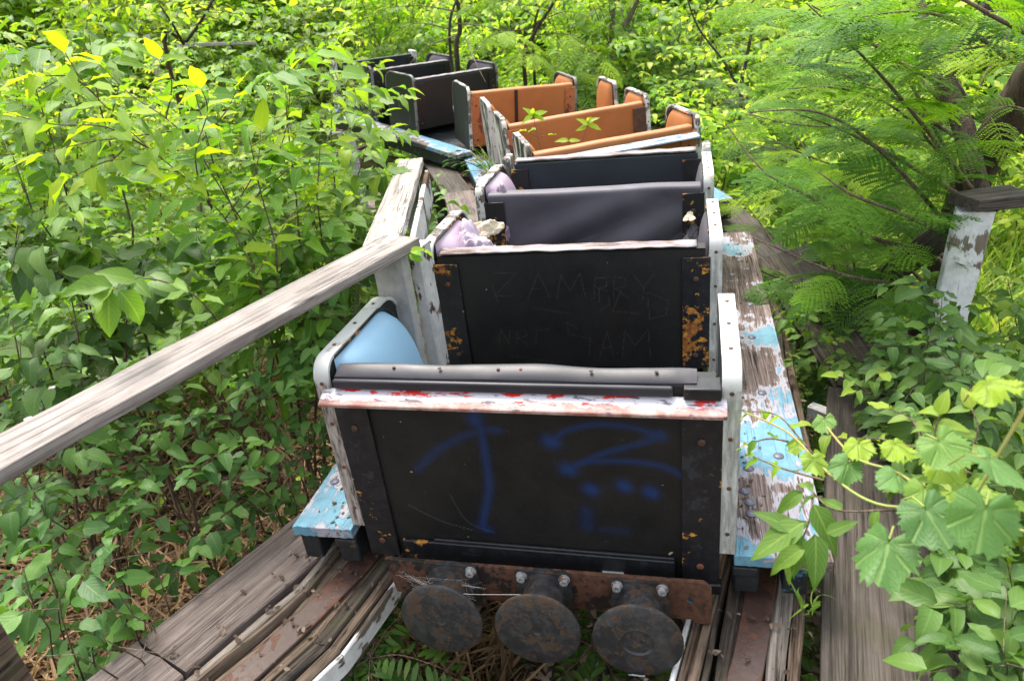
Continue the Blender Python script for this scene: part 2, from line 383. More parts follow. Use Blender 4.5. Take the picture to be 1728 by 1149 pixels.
def spray_mat():
    """dirty black sheet, blue spray lines follow the 'spray' attribute drawn on the panel's own grid"""
    t = MT('sprayed_black_panel'); v = t.obj()
    n = t.noise(v, 5, 5, .6)
    col = t.ramp(n, [(.35, (.0052, .0048, .0050)), (.6, (.0095, .0085, .0082))])
    sp = t.ramp(t.noise(v, 85, 5, .8), [(.62, 0), (.75, 1)])
    col = t.mix(t.math('MULTIPLY', sp, .6), col, (.09, .075, .06))
    st_ = t.ramp(t.noise(t.obj((2.2, 2, 7)), 1.3, 6, .7, .6), [(.50, 0), (.72, 1)])
    col = t.mix(t.math('MULTIPLY', st_, .3), col, (.020, .016, .014))
    fl = t.ramp(t.noise(v, 38, 2, .5), [(.765, 0), (.775, 1)])
    col = t.mix(fl, col, (.28, .24, .18))
    a = t.n('ShaderNodeAttribute', attribute_name='spray').outputs['Fac']
    sc_ = t.n('ShaderNodeAttribute', attribute_name='scratch').outputs['Fac']
    gr = t.math('ADD', .7, t.math('MULTIPLY', t.noise(v, 160, 3, .8), .6))
    col = t.mix(t.math('MULTIPLY', t.math('MULTIPLY', a, .8), gr), col, (.004, .030, .13))
    col = t.mix(sc_, col, (.13, .125, .13))
    leather = t.n('ShaderNodeTexVoronoi', {'Vector': v, 'Scale': 380}).outputs[0]
    ro = t.math('ADD', .40, t.math('MULTIPLY', t.noise(v, 10, 4, .6), .25))
    return t.done(t.pbr(col, ro, 0, t.bump(leather, .18, .001, t.bump(t.noise(v, 2.2, 3, .5), .25, .02)), .4))
M['spray_panel'] = spray_mat()

G = lambda a, b, c: (a, b, c)
M['leaf_mid'] = leafmat('mid_green_leaf', [(0, G(.045, .105, .022)), (.4, G(.09, .185, .03)), (.8, G(.17, .28, .038)), (1, G(.27, .37, .035))], .46)
M['leaf_dark'] = leafmat('deep_green_leaf', [(0, G(.032, .082, .020)), (.5, G(.062, .145, .030)), (1, G(.115, .22, .038))], .32, .3, .38)
M['leaf_lime'] = leafmat('lime_leaf', [(0, G(.07, .18, .03)), (.5, G(.17, .33, .03)), (1, G(.31, .44, .03))], .5, .3)
M['leaf_yellow'] = leafmat('backlit_yellow_leaf', [(0, G(.12, .25, .02)), (.5, G(.23, .37, .02)), (1, G(.36, .47, .022))], .58, .25, .5)  # sun shining through the leaves is put into this yellow
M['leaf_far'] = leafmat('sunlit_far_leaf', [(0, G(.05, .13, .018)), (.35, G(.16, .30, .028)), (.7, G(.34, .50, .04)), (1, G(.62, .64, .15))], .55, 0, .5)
M['mimosa'] = leafmat('mimosa_leaflet', [(0, G(.032, .09, .016)), (.5, G(.085, .185, .02)), (1, G(.20, .34, .024))], .45, 0, .5)
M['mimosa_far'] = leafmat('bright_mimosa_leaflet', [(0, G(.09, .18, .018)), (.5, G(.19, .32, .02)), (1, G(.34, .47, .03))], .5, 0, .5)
M['mimosa_sunlit'] = leafmat('sunlit_mimosa_leaflet', [(0, G(.09, .19, .018)), (.5, G(.19, .32, .02)), (1, G(.33, .46, .025))], .52, 0, .5)  # brighter copy of the mimosa leaflet, sun through the fronds in its colour
M['vine_leaf'] = leafmat('grape_leaf', [(0, G(.07, .16, .05)), (.5, G(.13, .26, .075)), (1, G(.30, .42, .04))], .45, 0, .4, grape=True)
M['grass'] = leafmat('green_grass', [(0, G(.06, .13, .02)), (.5, G(.17, .28, .04)), (1, G(.40, .42, .12))], .4, 0, .5)

# ------------------------------------------------------------------ foliage machinery (numpy baking)
def leaf_tpl(width=.5, st=7, fold=.18, droop=.25, curl=0.0, twist=0.0, tip=1.0, base=.55):
    """unit-length leaf along +Y, face up +Z"""
    v = []; uv = []
    for i in range(st):
        t = i / (st - 1)
        wd = width * (t ** base) * ((1 - t) ** tip) * 1.0
        mx = (base / (base + tip)) ** base * (tip / (base + tip)) ** tip
        wd = wd / mx * .5
        y = t * math.cos(droop * t); z = -droop * t * t * .9 + curl * math.sin(t * 9) * .02
        ca = math.cos(twist * t); sa = math.sin(twist * t)
        for sgn in (-1, 0, 1):
            xx = sgn * wd; zz = abs(sgn) * wd * fold * 2 + (curl * .06 * math.sin(t * 14 + sgn))* abs(sgn)
            v.append((xx * ca, y, z + zz + xx * sa)); uv.append((sgn, t))
    f = []
    for i in range(st - 1):
        for j in (0, 1):
            a = i * 3 + j; f.append((a, a + 1, a + 4, a + 3))
    return np.array(v), np.array(f), np.array(uv)
def merge(tpls):
    V, Fc, U = [], [], []; b = 0
    for v, f, u in tpls: V.append(v); Fc.append(f + b); U.append(u); b += len(v)
    return np.vstack(V), np.vstack(Fc), np.vstack(U)
LEAF = [leaf_tpl(.52, 7, .16, .30), leaf_tpl(.47, 7, .30, .5, 1, .2), leaf_tpl(.56, 7, .08, .15, 1, -.2), leaf_tpl(.5, 7, .22, .75, .5, .3)]
LEAF_LONG = [leaf_tpl(.40, 7, .16, .35, .5, 0, 1.2), leaf_tpl(.36, 7, .28, .6, 1, .2, 1.2), leaf_tpl(.42, 7, .1, .2, .5, -.2, 1.1)]
LEAF_LOW = [leaf_tpl(.52, 4, .15, .3), leaf_tpl(.46, 4, .3, .6, 0, .3), leaf_tpl(.55, 4, .05, .1)]
BLADE = [leaf_tpl(.045, 6, .3, .5, 0, 0, .7, .15), leaf_tpl(.035, 6, .3, 1.1, 0, .4, .7, .15), leaf_tpl(.04, 6, .3, .15, 0, 0, .7, .15)]
def frond_tpl(pairs=9, lf=16, droop=.3, plen=.40, seed=0, lw=.030):
    r = np.random.RandomState(seed); V = []; Fc = []; U = []
    def quad(o, d, s, n, L, W):
        b = len(V); mid = o + d * L * .5
        V.extend([o, mid + s * W, o + d * L, mid - s * W]); Fc.append((b, b + 1, b + 2, b + 3)); U.extend([(0, 0), (.5, .5), (0, 1), (-.5, .5)])
    for i in range(pairs):
        t = (i + 1.0) / pairs; y = .12 + .86 * t
        o = np.array([0, y, -droop * t * t * .5])
        for sg in (-1, 1):
            L = plen * (math.sin(math.pi * min(1, .28 + .62 * t)) ** .6) * (1 + .1 * r.randn())
            ang = R(62 - 34 * t) + r.randn() * .05
            d = np.array([sg * math.sin(ang), math.cos(ang), 0.0])
            dz = -.25 - .15 * r.rand()
            for k in range(lf):
                u = (k + .7) / lf
                p = o + d * L * u + np.array([0, 0, dz * L * u * u + .04 * L * math.sin(3 * u)])
                W = lw * .47; LL = lw * (1.9 if .1 < u < .85 else 1.4)
                side = np.array([-d[1], d[0], 0])
                for s2 in (-1, 1):
                    dd = side * s2 * .93 + d * .36; dd = dd / np.linalg.norm(dd) + np.array([0, 0, .12 * r.randn() - .05])
                    ss = np.cross(dd, [0, 0, 1]); quad(p, dd, ss, None, LL, W)
    for (p0, p1) in [((0, 0, 0), (0, .5, -droop * .12)), ((0, .5, -droop * .12), (0, 1, -droop * .5))]:
        b = len(V); p0 = np.array(p0); p1 = np.array(p1); s = np.array([.006, 0, 0])
        V.extend([p0 - s, p0 + s, p1 + s, p1 - s]); Fc.append((b, b + 1, b + 2, b + 3)); U.extend([(0, 0)] * 4)
    return np.array(V), np.array(Fc), np.array(U, float)
FROND = [frond_tpl(7, 15, .35, .44, 1, .036), frond_tpl(6, 15, .7, .42, 2, .036), frond_tpl(8, 14, .15, .40, 3, .034)]
FROND_FAR = [frond_tpl(7, 8, .4, .42, 4, .055), frond_tpl(8, 8, .7, .38, 5, .052)]
FERN = [frond_tpl(14, 12, .6, .24, 6, .026)]
def grape_tpl(seed=0, wav=.06):
    r = np.random.RandomState(seed)
    lob = [(0, 1.0), (52, .86), (-52, .86), (108, .66), (-108, .66)]
    out_ = []
    n = 66
    for k in range(n):
        a = 180 - 360 * (k + .5) / n
        rr = 0
        for (c, L) in lob:
            dlt = abs(a - c)
            rr = max(rr, L * max(0, 1 - (dlt / 58) ** 1.7 * .42) if dlt < 58 else 0)
        rr = max(rr, .42) if abs(a) < 150 else .42 * (1 - (abs(a) - 150) / 30 * .85)
        rr *= 1 + (.06 if k % 2 else -.05) + .05 * r.randn()
        out_.append((a, rr))
    V = [(0, .12, 0)]; U = [(0, 0)]; Fc = []
    rings = (.33, .66, 1.0)
    for q in rings:
        for (a, rr) in out_:
            x = math.sin(R(a)) * rr * q * .5; y = .12 + math.cos(R(a)) * rr * q * .55 + .12 * 0
            z = .05 * math.sin(R(a) * 5 + 1) * q * q + wav * math.sin(x * 13 + seed) * q + wav * .7 * math.cos(y * 11) * q - .22 * q * q * abs(math.sin(R(a) / 2)) * .4 - .12 * y * y
            V.append((x, y, z)); U.append((a / 180.0, q))
    for i in range(n):
        j = (i + 1) % n
        Fc.append((0, 1 + i, 1 + j, 1 + j))
        for q in range(2): Fc.append((1 + q * n + i, 1 + (q + 1) * n + i, 1 + (q + 1) * n + j, 1 + q * n + j))
    return np.array(V, float), np.array(Fc), np.array(U, float)
GRAPE = [grape_tpl(0), grape_tpl(2, .09), grape_tpl(4, .04)]
M_veined = None

class Fol:
    def __init__(s): s.d = {}
    def put(s, tset, pos, d, nrm, size, rnd):
        s.d.setdefault(id(tset), (tset, []))[1].append((*pos, *d, *nrm, size, rnd))
    def build(s, name, mat, parent=None, world=None, test=None):
        V = []; Fc = []; U = []; RN = []; base = 0; tri = []
        for tset, rows in s.d.values():
            A = np.array(rows, float)
            if test is not None: A = A[test(A[:, :3])]
            if not len(A): continue
            ch = rs.randint(0, len(tset), len(A))
            for k, (tv, tf, tu) in enumerate(tset):
                B = A[ch == k]
                if not len(B): continue
                P = B[:, :3]; Y = B[:, 3:6]; Z = B[:, 6:9]; sz = B[:, 9:10]; rn = B[:, 10]
                Y = Y / (np.linalg.norm(Y, axis=1, keepdims=True) + 1e-9)
                X = np.cross(Y, Z); X = X / (np.linalg.norm(X, axis=1, keepdims=True) + 1e-9); Z = np.cross(X, Y)
                W = P[:, None, :] + sz[:, None, :] * (tv[None, :, 0:1] * X[:, None] + tv[None, :, 1:2] * Y[:, None] + tv[None, :, 2:3] * Z[:, None])
                n = len(B); V.append(W.reshape(-1, 3))
                ff = (tf[None] + (np.arange(n) * len(tv))[:, None, None] + base).reshape(-1, 4)
                Fc.append(ff); base += n * len(tv)
                U.append(np.tile(tu, (n, 1))); RN.append(np.repeat(rn, len(tv)))
        if not V: V = [np.zeros((4, 3))]; Fc = [np.array([[0, 1, 2, 3]])]; U = [np.zeros((4, 2))]; RN = [np.zeros(4)]
        V = np.vstack(V); Fc = np.vstack(Fc); U = np.vstack(U); RN = np.concatenate(RN)
        istri = Fc[:, 2] == Fc[:, 3]
        cnt = np.where(istri, 3, 4); st = np.concatenate([[0], np.cumsum(cnt)[:-1]])
        mask = np.ones(Fc.shape, bool); mask[istri, 3] = False
        me = bpy.data.meshes.new(name)
        me.vertices.add(len(V)); me.vertices.foreach_set('co', V.astype(np.float32).ravel())
        me.loops.add(int(cnt.sum())); me.loops.foreach_set('vertex_index', Fc[mask].astype(np.int32))
        me.polygons.add(len(Fc)); me.polygons.foreach_set('loop_start', st.astype(np.int32))
        me.update(calc_edges=True)
        me.polygons.foreach_set('use_smooth', np.ones(len(Fc), bool))
        a = me.attributes.new('rnd', 'FLOAT', 'POINT'); a.data.foreach_set('value', RN.astype(np.float32))
        u3 = np.zeros((len(V), 3), np.float32); u3[:, :2] = U
        a = me.attributes.new('luv', 'FLOAT_VECTOR', 'POINT'); a.data.foreach_set('vector', u3.ravel())
        me.materials.append(mat)
        o = bpy.data.objects.new(name, me); C.objects.link(o); attach(o, parent, world)
        return o
def rv(s=1.0): return Vector((random.gauss(0, s), random.gauss(0, s), random.gauss(0, s)))
UP = Vector((0, 0, 1))
def curve(p0, p1, sag=0.0, n=8, wob=.02, mid=None):
    p0 = Vector(p0); p1 = Vector(p1); L = (p1 - p0).length; pts = []
    c = (p0 + p1) / 2 + UP * sag * L if mid is None else Vector(mid)
    for i in range(n + 1):
        t = i / n; p = p0 * (1 - t) ** 2 + c * 2 * t * (1 - t) + p1 * t * t
        if 0 < i < n: p = p + rv(wob * L * .3)
        pts.append(p)
    return pts
def spray(fol, st, p0, d, L, size, gap, rad, tset, rlo, rhi, droop=.35, spread=50, wood_=True, nrmjit=.35):
    """a leafy twig: leaves alternate left and right along an arching shoot"""
    d = Vector(d).normalized(); p = Vector(p0); n = max(2, int(L / gap)); pts = [p.copy()]; side = 1
    for i in range(n):
        d = (d + UP * (-droop * .12) + rv(.05)).normalized()
        p = p + d * gap; pts.append(p.copy())
        lat = d.cross(UP)
        if lat.length < .1: lat = Vector((1, 0, 0))
        lat.normalize(); lat = lat * side; side = -side
        a = R(spread + random.gauss(0, 10))
        ld = (d * math.cos(a) + lat * math.sin(a) - UP * random.uniform(-.05, .38)).normalized()
        nr = (UP + lat * .12 + Vector((0, -.15, 0)) + rv(nrmjit * .75)).normalized()
        s = size * random.uniform(.7, 1.15) * (.75 + .5 * math.sin(math.pi * min(1, (i + 1) / n * .9)))
        fol.put(tset, p + ld * size * .12, ld, nr, s, random.uniform(rlo, rhi))
    fol.put(tset, p, d, (UP + rv(.3)).normalized(), size * .8, random.uniform(rlo + .2 * (rhi - rlo), min(1, rhi + .15)))
    if wood_: st.tube(pts[::2] if len(pts) > 5 else pts, [rad * (1 - .7 * i / max(1, len(pts[::2] if len(pts) > 5 else pts) - 1)) for i in range(len(pts[::2] if len(pts) > 5 else pts))], 4, False)
    return pts

# the centre line of the track (x, y, relative to the camera's foot)
TRK = [(-1.95, -.9), (-1.02, .3), (-.13, 1.42), (.33, 2.5), (.64, 3.6), (.76, 4.7), (.66, 5.8), (.28, 6.95), (-.42, 8.1), (-1.3, 9.2), (-2.45, 10.2), (-3.9, 11.2), (-5.6, 12.1)]
def catmull(P, n=10):
    o = []
    P = [Vector((*p, 0)) for p in P]
    for i in range(len(P) - 1):
        a, b, c, d = P[max(i-1, 0)], P[i], P[i+1], P[min(i+2, len(P)-1)]
        for k in range(n):
            t = k / n
            o.append(.5 * ((2*b) + (c-a)*t + (2*a-5*b+4*c-d)*t*t + (3*b-a-3*c+d)*t**3))
    o.append(P[-1]); return o
CL = catmull(TRK)
CLN = np.array([(p.x, p.y) for p in CL])
def lateral(P):
    """signed distance from the track's centre line, + on the right"""
    D = P[:, None, :2] - CLN[None]; i = (D ** 2).sum(2).argmin(1); i0 = np.clip(i, 0, len(CLN) - 2)
    T = CLN[i0 + 1] - CLN[i0]; T /= np.linalg.norm(T, axis=1, keepdims=True)
    d = P[:, :2] - CLN[i]
    return d[:, 0] * T[:, 1] - d[:, 1] * T[:, 0]
def clear_of(lft=.95, rgt=1.0, near=1.25, zmin=-1.75):
    def f(P):
        l = lateral(P); z = P[:, 2] - CZ
        bad = (l > -lft) & (l < rgt) & (z > zmin)
        bad |= ((P[:, 0] ** 2 + P[:, 1] ** 2 + z ** 2) < near ** 2)
        # the strip above the left hand rail stays open
        bad |= (l > -1.12) & (l < 0) & (z > -1.0) & (P[:, 1] < 2.5)
        return ~bad
    return f

# ------------------------------------------------------------------ boards
def frame(p0, p1, upv=UP):
    x = (Vector(p1) - Vector(p0)).normalized(); y = Vector(upv).cross(x).normalized(); z = x.cross(y)
    mm = Matrix((x, y, z)).transposed().to_4x4(); mm.translation = Vector(p0); return mm
def plank(name, p0, p1, width, thick, mat, parent=None, upv=UP, rough=.0015, ragged=.0, round_=.004, vertical=False, wedge=1.0, step=.04):
    """board from p0 to p1 (centre of its top face); local X runs along the grain (Z for upright posts)"""
    p0 = Vector(p0); p1 = Vector(p1); L = (p1 - p0).length; mm = frame(p0, p1, upv)
    n = max(2, int(L / step)); hw, r = width / 2, round_
    sec = [(-hw + r, 0), (-hw*.5, 0), (0, 0), (hw*.5, 0), (hw - r, 0), (hw, -r), (hw, -thick/2), (hw, -thick + r), (hw - r, -thick), (0, -thick), (-hw + r, -thick), (-hw, -thick + r), (-hw, -thick/2), (-hw, -r)]
    sd_ = random.uniform(0, 99); vs = []; ns = len(sec)
    for i in range(n + 1):
        x = L * i / n
        for (y, z) in sec:
            q = Vector((x * 5, y * 30 + sd_, z * 30))
            dj = mnoise.noise_vector(q) * rough * 2
            xx = x
            if ragged and i in (0, n): xx += mnoise.noise(Vector((sd_, y * 55, z * 40))) * ragged * (1 if i == 0 else -1)
            k = 1 - (1 - wedge) * i / n
            vs.append(Vector((xx, y * k, z)) + dj)
    fs = [(i*ns+k, i*ns+(k+1)%ns, (i+1)*ns+(k+1)%ns, (i+1)*ns+k) for i in range(n) for k in range(ns)]
    fs.append(tuple(range(ns-1, -1, -1))); fs.append(tuple(n*ns+k for k in range(ns)))
    if vertical:           # keep the grain on local Z
        rot = Matrix(((0, 0, -1), (0, 1, 0), (1, 0, 0))).to_4x4()
        mm2 = mm @ rot.inverted(); vs = [rot @ v for v in vs]; mm = mm2
    b = MB(); b.add(vs, fs, True)
    return b.build(name, mat, parent, mm, sharp=40)
def screw(parent, p, nrm=UP, r=.009, mat=None, h=.004, name='screw'):
    b = MB(); b.lathe([(0, r), (h * .6, r), (h, r * .6), (h * .7, r * .45)], p, nrm, 14)
    return b.build(name, mat or M['bolt'], parent)

# ------------------------------------------------------------------ setting: the forest floor
def gh(x, y):
    d = math.hypot(x, y)
    z = .10 * mnoise.noise(Vector((x * .5, y * .5, 0))) + .03 * mnoise.noise(Vector((x * 2.2, y * 2.2, 4)))
    if d > 9: z += (d - 9) * .07 * min(1, (d - 9) / 8)
    return z
def make_ground():
    rad = [0.0]; s = .12
    while rad[-1] < 140: rad.append(rad[-1] + s); s *= 1.055
    n = 120; vs = [(0, 0, gh(0, 0))]; fs = []
    for r in rad[1:]:
        for k in range(n):
            a = 2 * math.pi * k / n; x, y = r * math.cos(a), r * math.sin(a); vs.append((x, y, gh(x, y)))
    for k in range(n): fs.append((0, 1 + k, 1 + (k + 1) % n))
    for i in range(len(rad) - 2):
        for k in range(n): fs.append((1+i*n+k, 1+(i+1)*n+k, 1+(i+1)*n+(k+1)%n, 1+i*n+(k+1)%n))
    t = MT('forest_floor'); v = t.obj((1, 1, 1), False)
    n1 = t.noise(v, .9, 5, .6); n2 = t.noise(v, 28, 8, .75, .6); n3 = t.noise(v, 6, 5, .7)
    lit = t.ramp(n2, [(.34, (.010, .007, .005)), (.48, (.045, .030, .019)), (.58, (.12, .08, .05)), (.7, (.24, .18, .12))])
    grn = t.ramp(n2, [(.35, (.03, .06, .012)), (.55, (.12, .20, .03)), (.72, (.30, .36, .10))])
    sp = t.n('ShaderNodeSeparateXYZ', {0: v})
    k = t.math('ADD', t.math('MULTIPLY', t.ramp(t.math('MULTIPLY', sp.outputs[1], .1), [(.45, 0), (.95, 1)]), .35), n3)
    col = t.mix(t.ramp(k, [(.52, 0), (.66, 1)]), lit, grn)
    mt = t.done(t.pbr(col, .95, 0, t.bump(n2, 1.0, .03), .15))
    b = MB(); b.add(vs, fs, True); o = b.build('ground', mt, sharp=180); o['kind'] = 'structure'
make_ground()

# ------------------------------------------------------------------ the coaster track
ZR = -1.60      # top of the running strap
def off(i, lat, z):
    i = max(0, min(len(CL) - 1, i)); a = CL[max(0, i - 1)]; b = CL[min(len(CL) - 1, i + 1)]; t = (b - a).normalized()
    return Vector((CL[i].x + t.y * lat, CL[i].y - t.x * lat, z + CZ))
track = thing('coaster_track', 'weathered wooden coaster track with rusty running straps and plank walkways curving away under the train', 'track', rel(0, 0, ZR - .3))
def strap(side):
    c_ = -.55 if side < 0 else .64
    pts = [(off(i, c_ - .040, ZR), off(i, c_ + .040, ZR)) for i in range(len(CL))]
    b = MB(); vs = []; fs = []
    for (p, q) in pts:
        h = Vector((0, 0, .012)); vs += [p, q, q - h, p - h]
    for i in range(len(pts) - 1):
        for k in range(4): fs.append((i*4+k, i*4+(k+1)%4, (i+1)*4+(k+1)%4, (i+1)*4+k))
    b.add(vs, fs, False); return b.build('running_strap', M['strap'], track, Matrix(), bevel=.003)
strap(-1); strap(1)
def seglist(step, start=0):
    i = start
    while i < len(CL) - 1:
        j = min(len(CL) - 1, i + step); yield i, j; i = j
lam = {-1: [(-.665, .035, -.006, 'split_pale'), (-.705, .028, -.03, 'split_wood'), (-.632, .022, .004, 'split_wood'), (-.575, .082, -.0135, 'split_wood'), (-.500, .055, -.016, 'split_wood'), (-.448, .04, -.010, 'split_dark'), (-.405, .036, -.014, 'split_wood')],
       1: [(.538, .03, -.030, 'split_wood'), (.567, .026, -.010, 'split_wood'), (.588, .016, -.018, 'split_dark'), (.640, .082, -.0135, 'split_dark'), (.700, .036, -.03, 'split_dark'), (.744, .045, -.012, 'split_pale'), (.786, .028, -.022, 'split_wood')]}
for side in (-1, 1):
    for (lt, wd, dz, mt) in lam[side]:
        for (i, j) in seglist(9, 0 if abs(lt) < .6 else 1):
            a, b_ = off(i, lt, ZR + dz), off(j, lt, ZR + dz)
            if i > 70 and abs(lt) > .6: continue
            d = (b_ - a).normalized()
            plank('timber', a - d * .01, b_ + d * .01, wd, .13, M[mt], track, rough=.0035, ragged=.03, round_=.006, step=.05)
    for (i, j) in seglist(9):
        c_ = -.378 if side < 0 else .514
        a, b_ = off(i, c_, ZR - .022), off(j, c_, ZR - .022)
        plank('painted_fascia', a, b_, .014, .075, M['white_side'], track, rough=.001)
# left walkway boards
def wboard(a, b_, wd, mt, z=ZR, th=.035, parent=track, **k): return plank('walkway_board', rel(*a, z), rel(*b_, z), wd, th, M[mt], parent, **k)
wboard((-1.105, 1.475), (-.56, 2.215), .235, 'deck_wood', ragged=.01)
wboard((-1.87, .47), (-1.111, 1.467), .24, 'deck_wood', z=ZR + .004, ragged=.01)
wboard((-.545, 2.235), (-.40, 3.35), .24, 'deck_wood', z=ZR - .005)
wboard((-.395, 3.37), (-.37, 4.45), .25, 'deck_wood', z=ZR - .002)
wboard((-.80, 5.05), (-1.12, 6.7), .26, 'deck_wood', z=ZR - .02)
wboard((-.16, 4.55), (-.30, 5.9), .24, 'deck_wood', z=-1.50)
wboard((-.30, 5.915), (-.60, 7.55), .24, 'dark_wood', z=-1.503)
for (x, y) in ((198, 1117), (262, 1143)): screw(track, pz(x, y, ZR + .0045))
for (x, y) in ((281, 1072), (356, 1098)): screw(track, pz(x, y, ZR + .0005), r=.008)
# right walkway boards
wboard((.55, .50), (1.43, 2.38), .37, 'dark_wood', z=ZR - .012, ragged=.012)
plank('walkway_board', rel(1.45, 2.47, -1.60), rel(1.58, 3.75, -1.52), .30, .04, M['dark_wood_flecked'], track, upv=Vector((-.25, 0, 1)), ragged=.02)
wboard((1.55, 3.78), (1.6, 5.2), .24, 'dark_wood', z=-1.56)
plank('walkway_board', rel(1.18, 2.42, -1.66), rel(1.27, 2.30, -1.66), .05, .1, M['white_side'], track)
# bents that carry the track
for i in (2, 16, 34, 52, 74, 96):
    a, b_ = off(i, -.80, ZR - .175), off(i, .80, ZR - .175)
    plank('cross_beam', a, b_, .09, .14, M['dark_wood'], track)
    for lt in (-.62, .62):
        p = off(i, lt, ZR - .316); g = Vector((p.x, p.y, gh(p.x, p.y) - .1))
        plank('trestle_post', g, p, .10, .10, M['dark_wood'], track, upv=Vector((1, 0, 0)), vertical=True)

# ------------------------------------------------------------------ left hand rail, right broken rail
hr = thing('handrail', 'bleached gray wooden handrail of two boards over a pale post, left of the train', 'handrail', rel(-.36, 2.25, ZR))
ZH = -.70
plank('rail_board', rel(-1.66, .225, ZH), rel(-.318, 2.265, ZH), .142, .031, M['gray_wood'], hr, rough=.0012, round_=.002)
plank('rail_board', rel(-.385, 2.205, ZH - .001), rel(-.375, 3.46, ZH + .005), .120, .038, M['rail_wood2'], hr, rough=.0015, wedge=.95)
plank('post', rel(-.372, 2.20, ZR - .1), rel(-.372, 2.20, ZH - .045), .112, .045, M['gray_post'], hr, upv=Vector((-.35, -1, 0)), vertical=True)
plank('post', rel(-.288, 2.255, ZR - .1), rel(-.288, 2.255, ZH - .046), .045, .09, M['peeled_post'], hr, upv=Vector((-.35, -1, 0)), vertical=True)
plank('side_board', rel(-.300, 2.33, ZH - .045), rel(-.305, 3.40, ZH - .045), .02, .14, M['peeled_post'], hr)
plank('post', rel(-.39, 3.33, ZR - .1), rel(-.39, 3.33, ZH - .042), .08, .09, M['gray_post'], hr, vertical=True, upv=Vector((0, -1, 0)))
lp = thing('rail_post', 'greenish gray square wooden post cut off by the lower left corner', 'post', rel(-1.20, 1.06, ZR))
plank('post_shaft', rel(-1.20, 1.06, -2.6), rel(-1.20, 1.06, -.745), .085, .085, M['split_wood'], lp, upv=Vector((-.4, -1, 0)), vertical=True)
rp = thing('broken_handrail', 'dark fallen handrail board leaning on a peeling white post right of the track', 'handrail', rel(1.58, 2.35, -1.75))
plank('post', rel(1.60, 2.33, -1.95), rel(1.645, 2.30, -.875), .115, .055, M['white_post'], rp, upv=Vector((-.35, -1, 0)), vertical=True, rough=.002)
plank('rail_board', rel(1.72, 2.42, -.835), rel(1.46, 3.02, -1.58), .10, .10, M['dark_wood'], rp, upv=Vector((-.25, .1, 1)), rough=.003, ragged=.02)
plank('rail_board', rel(1.60, 2.315, -.818), rel(1.84, 2.36, -.835), .13, .04, M['dark_wood'], rp, rough=.003)
for (a, b_, lab) in (((1225, 168, 9.0), (1300, 176, 8.8), 'gray fallen fence board behind the train on the right'), ((300, 74, 9.5), (430, 70, 9.8), 'gray horizontal fence board among the bushes upper left'),
                ((925, 110, 10.2), (985, 122, 10), 'pale plank end showing beyond the orange seats'), ((990, 120, 9.6), (1035, 138, 9.5), 'second pale plank behind the orange seats, farther right')):
    f = plank('fence_board', px(*a), px(*b_), .10, .04, M['rail_wood2'], None); tag(f, lab, 'fence board')
for k, (x, y, d_, h) in enumerate(((245, 60, 10.5, 1.5), (455, 120, 8.5, .8), (590, 235, 6.2, .6), (945, 100, 10.4, .5))):
    p = px(x, y, d_)
    f = plank('fence_post', Vector((p.x, p.y, gh(p.x, p.y) - .1)), p, .065, .06, M['gray_post'], None, upv=Vector((0, -1, 0)), vertical=True)
    tag(f, ['pale fence post deep in the bushes, farthest left', 'gray fence post behind the left bushes under the fallen board', 'white peeling post among leaves left of the far blue deck', 'pale post standing beyond the orange seats'][k], 'post')

